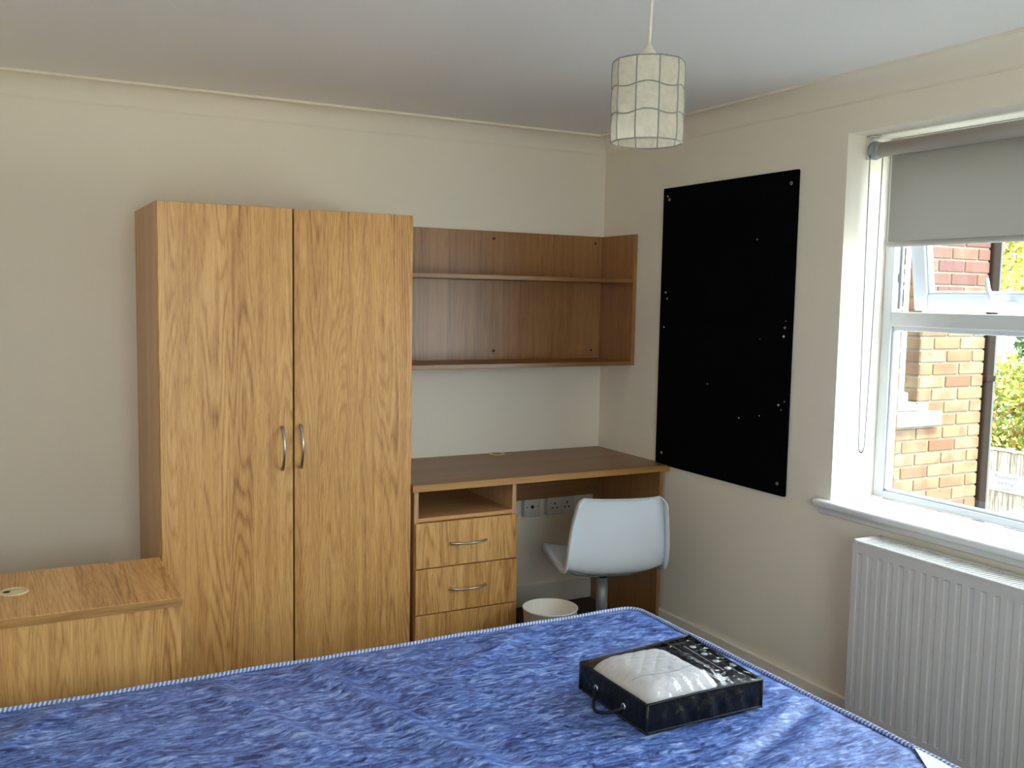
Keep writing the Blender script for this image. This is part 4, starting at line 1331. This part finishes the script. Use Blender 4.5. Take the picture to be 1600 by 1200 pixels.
# ------------------------------------------------------------------ waste bin
wb = thing('waste_bin', 'round white plastic waste bin on the carpet by the drawers', 'bin', (-0.712, -0.775, 0))
bm = bmesh.new()
add_lathe(bm, [(0.0, 0.0), (0.086, 0.0), (0.088, 0.003), (0.1055, 0.266), (0.1085, 0.268), (0.1085, 0.272), (0.1045, 0.272), (0.1025, 0.266), (0.084, 0.006), (0.0, 0.006)], (-0.712, -0.775, 0.0005), seg=48)
obj('bucket', bm, M['bin_plastic'], wb)

# ------------------------------------------------------------------ outside: brick wing, its window, downpipe
GZ = -2.72
WGY = -0.22
struct(boxo('ground', (-40, 60, -60, 50, GZ - 0.2, GZ), M['ground']), 'pale sunlit ground outside')
struct(boxo('ground_parking', (0.3, 11.9, -9.0, 16.0, GZ - 0.05, GZ + 0.012), M['tarmac']), 'grey tarmac of the parking yard below the window')
wing = bpy.data.objects.new('wall_wing', None)
COL.objects.link(wing)
wing.location = (1.4, 0.2, GZ)
struct(wing, 'sunlit buff brick wing of the building outside the window')
WGX1 = 2.556
OX0, OX1, OZ0, OZ1 = 1.02, 2.005, 0.915, 2.17
bm = bmesh.new()
for b_ in ((0.295, OX0, WGY + 0.008, 1.2, GZ, 3.2), (OX1, WGX1 - 0.006, WGY + 0.008, 1.2, GZ, 3.2), (OX0, OX1, WGY + 0.008, 1.2, GZ, OZ0), (OX0, OX1, WGY + 0.008, 1.2, OZ1, 3.2), (OX0, OX1, 0.3, 1.2, OZ0, OZ1)):
    add_box(bm, *b_)
obj('mortar_backing', bm, M['mortar'], wing)
ROW, BL = 0.0735, 0.2235
meshes = {}
def wing_brick(x0, x1, z0, red, ydepth=0.05):
    key = (round(x1 - x0, 3), red)
    if key not in meshes:
        meshes[key] = brick_mesh('wing_brick', x1 - x0, ydepth, ROW - 0.010, M['brick_red' if red else 'brick_buff'])
    o = bpy.data.objects.new('brick', meshes[key])
    COL.objects.link(o)
    o.parent = wing
    o.location = Vector(((x0 + x1) / 2, WGY + ydepth / 2, z0 + (ROW - 0.010) / 2)) - Vector(wing.location)
nb = 0
r0 = -14
for r in range(r0, 16):
    z0 = 1.284 - ROW + r * ROW + 0.005 - ROW * 0
    par = r % 2
    x = WGX1
    first = True
    while x > 1.15:
        w = BL if not (first and par) else BL / 2
        first = False
        a, b_ = x - w + 0.010, x
        x -= w
        zc_ = z0 + ROW / 2
        pieces = [(a, b_)]
        if zc_ > OZ0 - 0.035 and zc_ < OZ1:
            if b_ <= OX1 + 0.02: continue
            if a < OX1: a = OX1 - 0.001
        if 0.775 < zc_ < OZ0 - 0.035:                       # stone sill
            if b_ <= 2.17: continue
            if a < 2.175: a = 2.178
        if b_ - a < 0.03: continue
        if nb < 290:
            wing_brick(a, b_, z0, zc_ > 1.46)
            nb += 1
# brick returns of the window reveal
rv = brick_mesh('reveal_brick', 0.006, 0.095, ROW - 0.010, M['brick_buff'])
for r in range(-4, 12):
    z0 = 1.284 - ROW + r * ROW + 0.005
    if z0 < OZ0 - 0.02 or z0 + ROW > OZ1 + 0.02: continue
    o = bpy.data.objects.new('brick', rv)
    COL.objects.link(o); o.parent = wing
    o.location = Vector((OX1 - 0.002, WGY + 0.049, z0 + (ROW - 0.010) / 2)) - Vector(wing.location)
bm = bmesh.new()
V8 = [(0.90, 2.176)]
add_box(bm, 0.90, 2.172, WGY - 0.035, WGY + 0.10, 0.782, 0.865, bevel=0.004)
add_box(bm, OX0, OX1, WGY + 0.0, WGY + 0.11, 0.865, 0.905, bevel=0.004)
add_box(bm, 2.0, 2.09, WGY - 0.004, WGY + 0.05, 0.860, 0.915, bevel=0.003)
obj('stone_sill', bm, M['stone'], wing)
w2 = bpy.data.objects.new('window_2', None)
COL.objects.link(w2)
w2.location = ((OX0 + OX1) / 2, WGY + 0.13, OZ0)
struct(w2, 'white framed window in the brick wing outside')
fy = WGY + 0.095
for nm, b_ in (('frame_stile', (OX1 - 0.06, OX1, fy, fy + 0.06, OZ0 - 0.01, OZ1)), ('frame_stile', (OX0, OX0 + 0.06, fy, fy + 0.06, OZ0 - 0.01, OZ1)),
               ('frame_rail', (OX0, OX1, fy - 0.03, fy + 0.06, OZ0 - 0.012, OZ0 + 0.05)), ('frame_rail', (OX0, OX1, fy, fy + 0.06, OZ1 - 0.06, OZ1)),
               ('frame_mullion', (1.48, 1.54, fy, fy + 0.06, OZ0 + 0.05, OZ1 - 0.06)), ('frame_transom', (OX0 + 0.06, OX1 - 0.06, fy, fy + 0.06, 1.56, 1.62))):
    boxo(nm, b_, M['upvc'], w2, bevel=0.006)
for (a, b_, c, d) in ((OX0 + 0.06, 1.48, OZ0 + 0.05, 1.56), (1.54, OX1 - 0.06, OZ0 + 0.05, 1.56), (OX0 + 0.06, 1.48, 1.62, OZ1 - 0.06), (1.54, OX1 - 0.06, 1.62, OZ1 - 0.06)):
    boxo('pane', (a, b_, fy + 0.026, fy + 0.030, c, d), M['glass'], w2)
dp = thing('downpipe', 'dark brown rainwater downpipe at the corner of the brick wing', 'pipe', (2.60, WGY + 0.03, GZ))
boxo('pipe', (2.560, 2.632, WGY - 0.02, WGY + 0.05, GZ, 3.1), M['pipe'], dp, bevel=0.012, seg=3)
for z in (-0.6, 1.02, 2.6):
    boxo('bracket', (2.556, 2.640, WGY - 0.026, WGY + 0.055, z, z + 0.035), M['pipe'], dp, bevel=0.004)
cd = tag(boxo('strip', (2.645, 2.674, WGY + 0.0, WGY + 0.03, GZ, 3.1), M['strip_grey'], None, bevel=0.008, seg=3), 'thin grey vertical strip beside the brown downpipe', 'pipe')  # plain grey bar for the pale strip beside the downpipe

# ---- fence with boards, sign
fn_ = thing('garden_fence', 'weathered grey wooden board fence across the yard', 'fence', (12.0, 6.0, GZ))
bme = bmesh.new()
add_box(bme, -0.010, 0.010, -0.064, 0.064, 0, 1.80, bevel=0.003)
fme = bpy.data.meshes.new('fence_board'); bme.to_mesh(fme); bme.free()
fme.materials.append(M['fence'])
rg = random.Random(3)
for k in range(72):
    o = bpy.data.objects.new('board', fme)
    COL.objects.link(o); o.parent = fn_
    o.location = (rg.uniform(-0.006, 0.006) + (0.012 if k % 2 else 0), -4.2 + 0.118 * k, rg.uniform(-0.02, 0.0))
    o.rotation_euler = (rg.uniform(-0.008, 0.008), 0, rg.uniform(-0.10, 0.10))
boxo('cap_rail', (11.955, 12.05, 1.7, 10.4, GZ + 1.80, GZ + 1.835), M['fence'], fn_, bevel=0.004)
boxo('back_rail', (12.035, 12.075, 1.7, 10.4, GZ + 0.4, GZ + 0.48), M['fence'], fn_)
boxo('back_rail', (12.035, 12.075, 1.7, 10.4, GZ + 1.4, GZ + 1.48), M['fence'], fn_)
for k in range(5):
    boxo('post', (12.04, 12.14, 2.0 + 2 * k, 2.1 + 2 * k, GZ, GZ + 1.85), M['fence'], fn_, bevel=0.005)
sg = thing('parking_sign', 'white sign reading Residents parking only on the wooden fence', 'sign', (11.94, 5.98, -1.57))
boxo('sign_plate', (11.925, 11.94, 5.63, 6.32, -1.585, -1.265), M['sign_board'], sg, bevel=0.003)
rot_s = Matrix(((0, 0, -1, 0), (-1, 0, 0, 0), (0, 1, 0, 0), (0, 0, 0, 1)))
for body, z, sz in (('Residents', -1.335, 0.105), ('parking', -1.435, 0.095), ('only', -1.530, 0.085)):
    text_part(body, sz, (11.9235, 5.985, z), 0, M['sign_ink'], sg, rot=rot_s)

# ---- parked car (local x runs from its tail to its nose)
car = thing('parked_car', 'white hatchback car parked in front of the wooden fence', 'car', (10.05, 4.80, GZ), -math.pi / 2)
bodyp = [(0.0, 0.35), (0.02, 0.75), (0.10, 0.98), (0.45, 1.38), (0.95, 1.46), (1.55, 1.47), (2.15, 1.40), (2.85, 0.98), (3.6, 0.86), (3.92, 0.70), (4.0, 0.40), (3.9, 0.22), (0.1, 0.22)]
bm = bmesh.new()
rows_ = []
for i in range(9):
    t = -1 + i / 4
    rows_.append([bm.verts.new((x, t * (0.86 if z < 1.0 else 0.86 - 0.27 * (z - 1.0)), z - 0.10 * max(0, abs(t) - 0.5) ** 2 * (z > 0.9))) for x, z in bodyp])
for i in range(8):
    for j in range(len(bodyp)):
        q = (j + 1) % len(bodyp)
        f = bm.faces.new((rows_[i][j], rows_[i][q], rows_[i + 1][q], rows_[i + 1][j])); f.smooth = True
bm.faces.new(rows_[0]); bm.faces.new(list(reversed(rows_[-1])))
obj('car_body', bm, M['car_paint'], car, shift=False)
for sd in (-1, 1):
    bm = bmesh.new()
    bm.faces.new([bm.verts.new((x, sd * (0.872 - 0.27 * max(0, z - 1.0)), z)) for x, z in ((0.45, 1.0), (0.72, 1.32), (1.0, 1.36), (2.05, 1.32), (2.6, 1.0))])
    obj('side_glass', bm, M['car_glass'], car, shift=False)
bm = bmesh.new()
add_grid(bm, 4, 6, lambda u, v: (2.214 + 0.58 * u, -0.68 + 1.36 * v, 1.397 - 0.36 * u))
obj('windscreen', bm, M['car_glass'], car, shift=False)
bm = bmesh.new()
add_grid(bm, 4, 6, lambda u, v: (0.375 - 0.235 * u, -0.62 + 1.24 * v, 1.32 - 0.28 * u))
obj('rear_glass', bm, M['car_glass'], car, shift=False)
for x in (0.75, 3.25):
    for sd in (-1, 1):
        bm = bmesh.new()
        add_lathe(bm, [(0.0, -0.1), (0.24, -0.1), (0.30, -0.08), (0.31, 0.0), (0.30, 0.08), (0.24, 0.1), (0.0, 0.1)], (x, sd * 0.79, 0.31), axis='y', seg=24)
        wh = obj('wheel', bm, M['tyre'], car, shift=False)
        bm = bmesh.new()
        add_lathe(bm, [(0.0, 0.0), (0.20, 0.0), (0.20, 0.01), (0.0, 0.02)] if sd > 0 else [(0.0, -0.02), (0.20, -0.01), (0.20, 0.0), (0.0, 0.0)], (x, sd * 0.89, 0.31), axis='y', seg=20)
        obj('hub_cap', bm, M['steel'], wh, shift=False)

# ---- shrubs and trees beyond the fence
def leaf_cloud(seed, c, rx, ry, rz, n, size, shell=0.55):
    rg = random.Random(seed)
    verts, faces = [], []
    for _ in range(n):
        while True:
            p = Vector((rg.uniform(-1, 1), rg.uniform(-1, 1), rg.uniform(-1, 1)))
            if shell < p.length < 1: break
        lump_ = 1 + 0.16 * math.sin(5 * p.x + seed) * math.sin(6 * p.y + 2 * seed) + 0.12 * math.sin(9 * p.z + 3 * p.x)
        q = Vector((c[0] + p.x * rx * lump_, c[1] + p.y * ry * lump_, c[2] + p.z * rz * lump_))
        a = Vector((rg.gauss(0, 1), rg.gauss(0, 1), rg.gauss(0, 1))).normalized()
        b_ = a.orthogonal().normalized()
        b_ = (b_ * math.cos(rg.uniform(0, 6)) + a.cross(b_) * math.sin(rg.uniform(0, 6))).normalized()
        n_ = a.cross(b_)
        s = size * rg.uniform(0.6, 1.3)
        k = len(verts)
        verts += [q - a * s, q + b_ * s * 0.45 + n_ * s * 0.1, q + a * s, q - b_ * s * 0.45 + n_ * s * 0.1]
        faces.append((k, k + 1, k + 2, k + 3))
    return verts, faces
def plant(name, label, cat_, c, r, n, size, mat, seed, trunk_r, group):
    t = thing(name, label, cat_, (c[0], c[1], GZ), 0, group)
    v, f = leaf_cloud(seed, c, *r, n, size)
    me = bpy.data.meshes.new('foliage')
    me.from_pydata([(p.x - c[0], p.y - c[1], p.z - GZ) for p in v], [], f)
    me.materials.append(mat)
    o = bpy.data.objects.new('foliage', me); COL.objects.link(o); o.parent = t
    o['kind'] = 'stuff'
    rg = random.Random(seed + 50)
    bm = bmesh.new()
    add_tube(bm, [(c[0], c[1], GZ), (c[0] + 0.05, c[1], (GZ + c[2]) / 2), (c[0], c[1] + 0.05, c[2] + r[2] * 0.4)], [trunk_r, trunk_r * 0.8, trunk_r * 0.3], sides=9)
    for k in range(7):
        a = rg.uniform(0, 6.28); z = c[2] + rg.uniform(-0.5, 0.2) * r[2]
        add_tube(bm, [(c[0], c[1], z), (c[0] + 0.45 * r[0] * math.cos(a), c[1] + 0.45 * r[1] * math.sin(a), z + 0.25 * r[2]), (c[0] + 0.92 * r[0] * math.cos(a + .2), c[1] + 0.92 * r[1] * math.sin(a + .2), z + 0.45 * r[2])], [trunk_r * 0.35, trunk_r * 0.25, trunk_r * 0.1], sides=6)
    obj('trunk', bm, M['bark'], t)
plant('hedge_shrub', 'autumn tinted hedge shrub right behind the wooden fence', 'shrub', (13.5, 7.35, -0.70), (1.05, 0.95, 1.15), 5200, 0.075, M['leaf_mixed'], 1, 0.06, 'shrubs behind the fence')
plant('hedge_shrub', 'hedge shrub behind the right part of the fence', 'shrub', (13.6, 4.80, -0.75), (1.05, 0.95, 1.10), 4200, 0.075, M['leaf_mixed'], 2, 0.06, 'shrubs behind the fence')
plant('hedge_shrub', 'hedge shrub behind the far left part of the fence', 'shrub', (13.5, 9.90, -0.75), (1.05, 0.95, 1.05), 3600, 0.075, M['leaf_mixed'], 3, 0.06, 'shrubs behind the fence')
plant('small_tree', 'dark green small tree standing behind the hedge shrubs', 'tree', (20.0, 10.2, 0.2), (1.0, 1.0, 1.5), 3200, 0.12, M['leaf_green'], 5, 0.10, 'trees beyond the fence')
plant('broad_tree', 'tall yellow-green sunlit tree filling the upper window pane', 'tree', (26.0, 18.6, 4.2), (3.6, 4.2, 3.4), 16000, 0.16, M['leaf_yellow'], 6, 0.28, 'trees beyond the fence')
plant('broad_tree', 'yellow-green sunlit tree standing to the right of the tallest one', 'tree', (27.0, 8.2, 3.6), (3.4, 3.2, 3.2), 9000, 0.18, M['leaf_yellow'], 7, 0.26, 'trees beyond the fence')
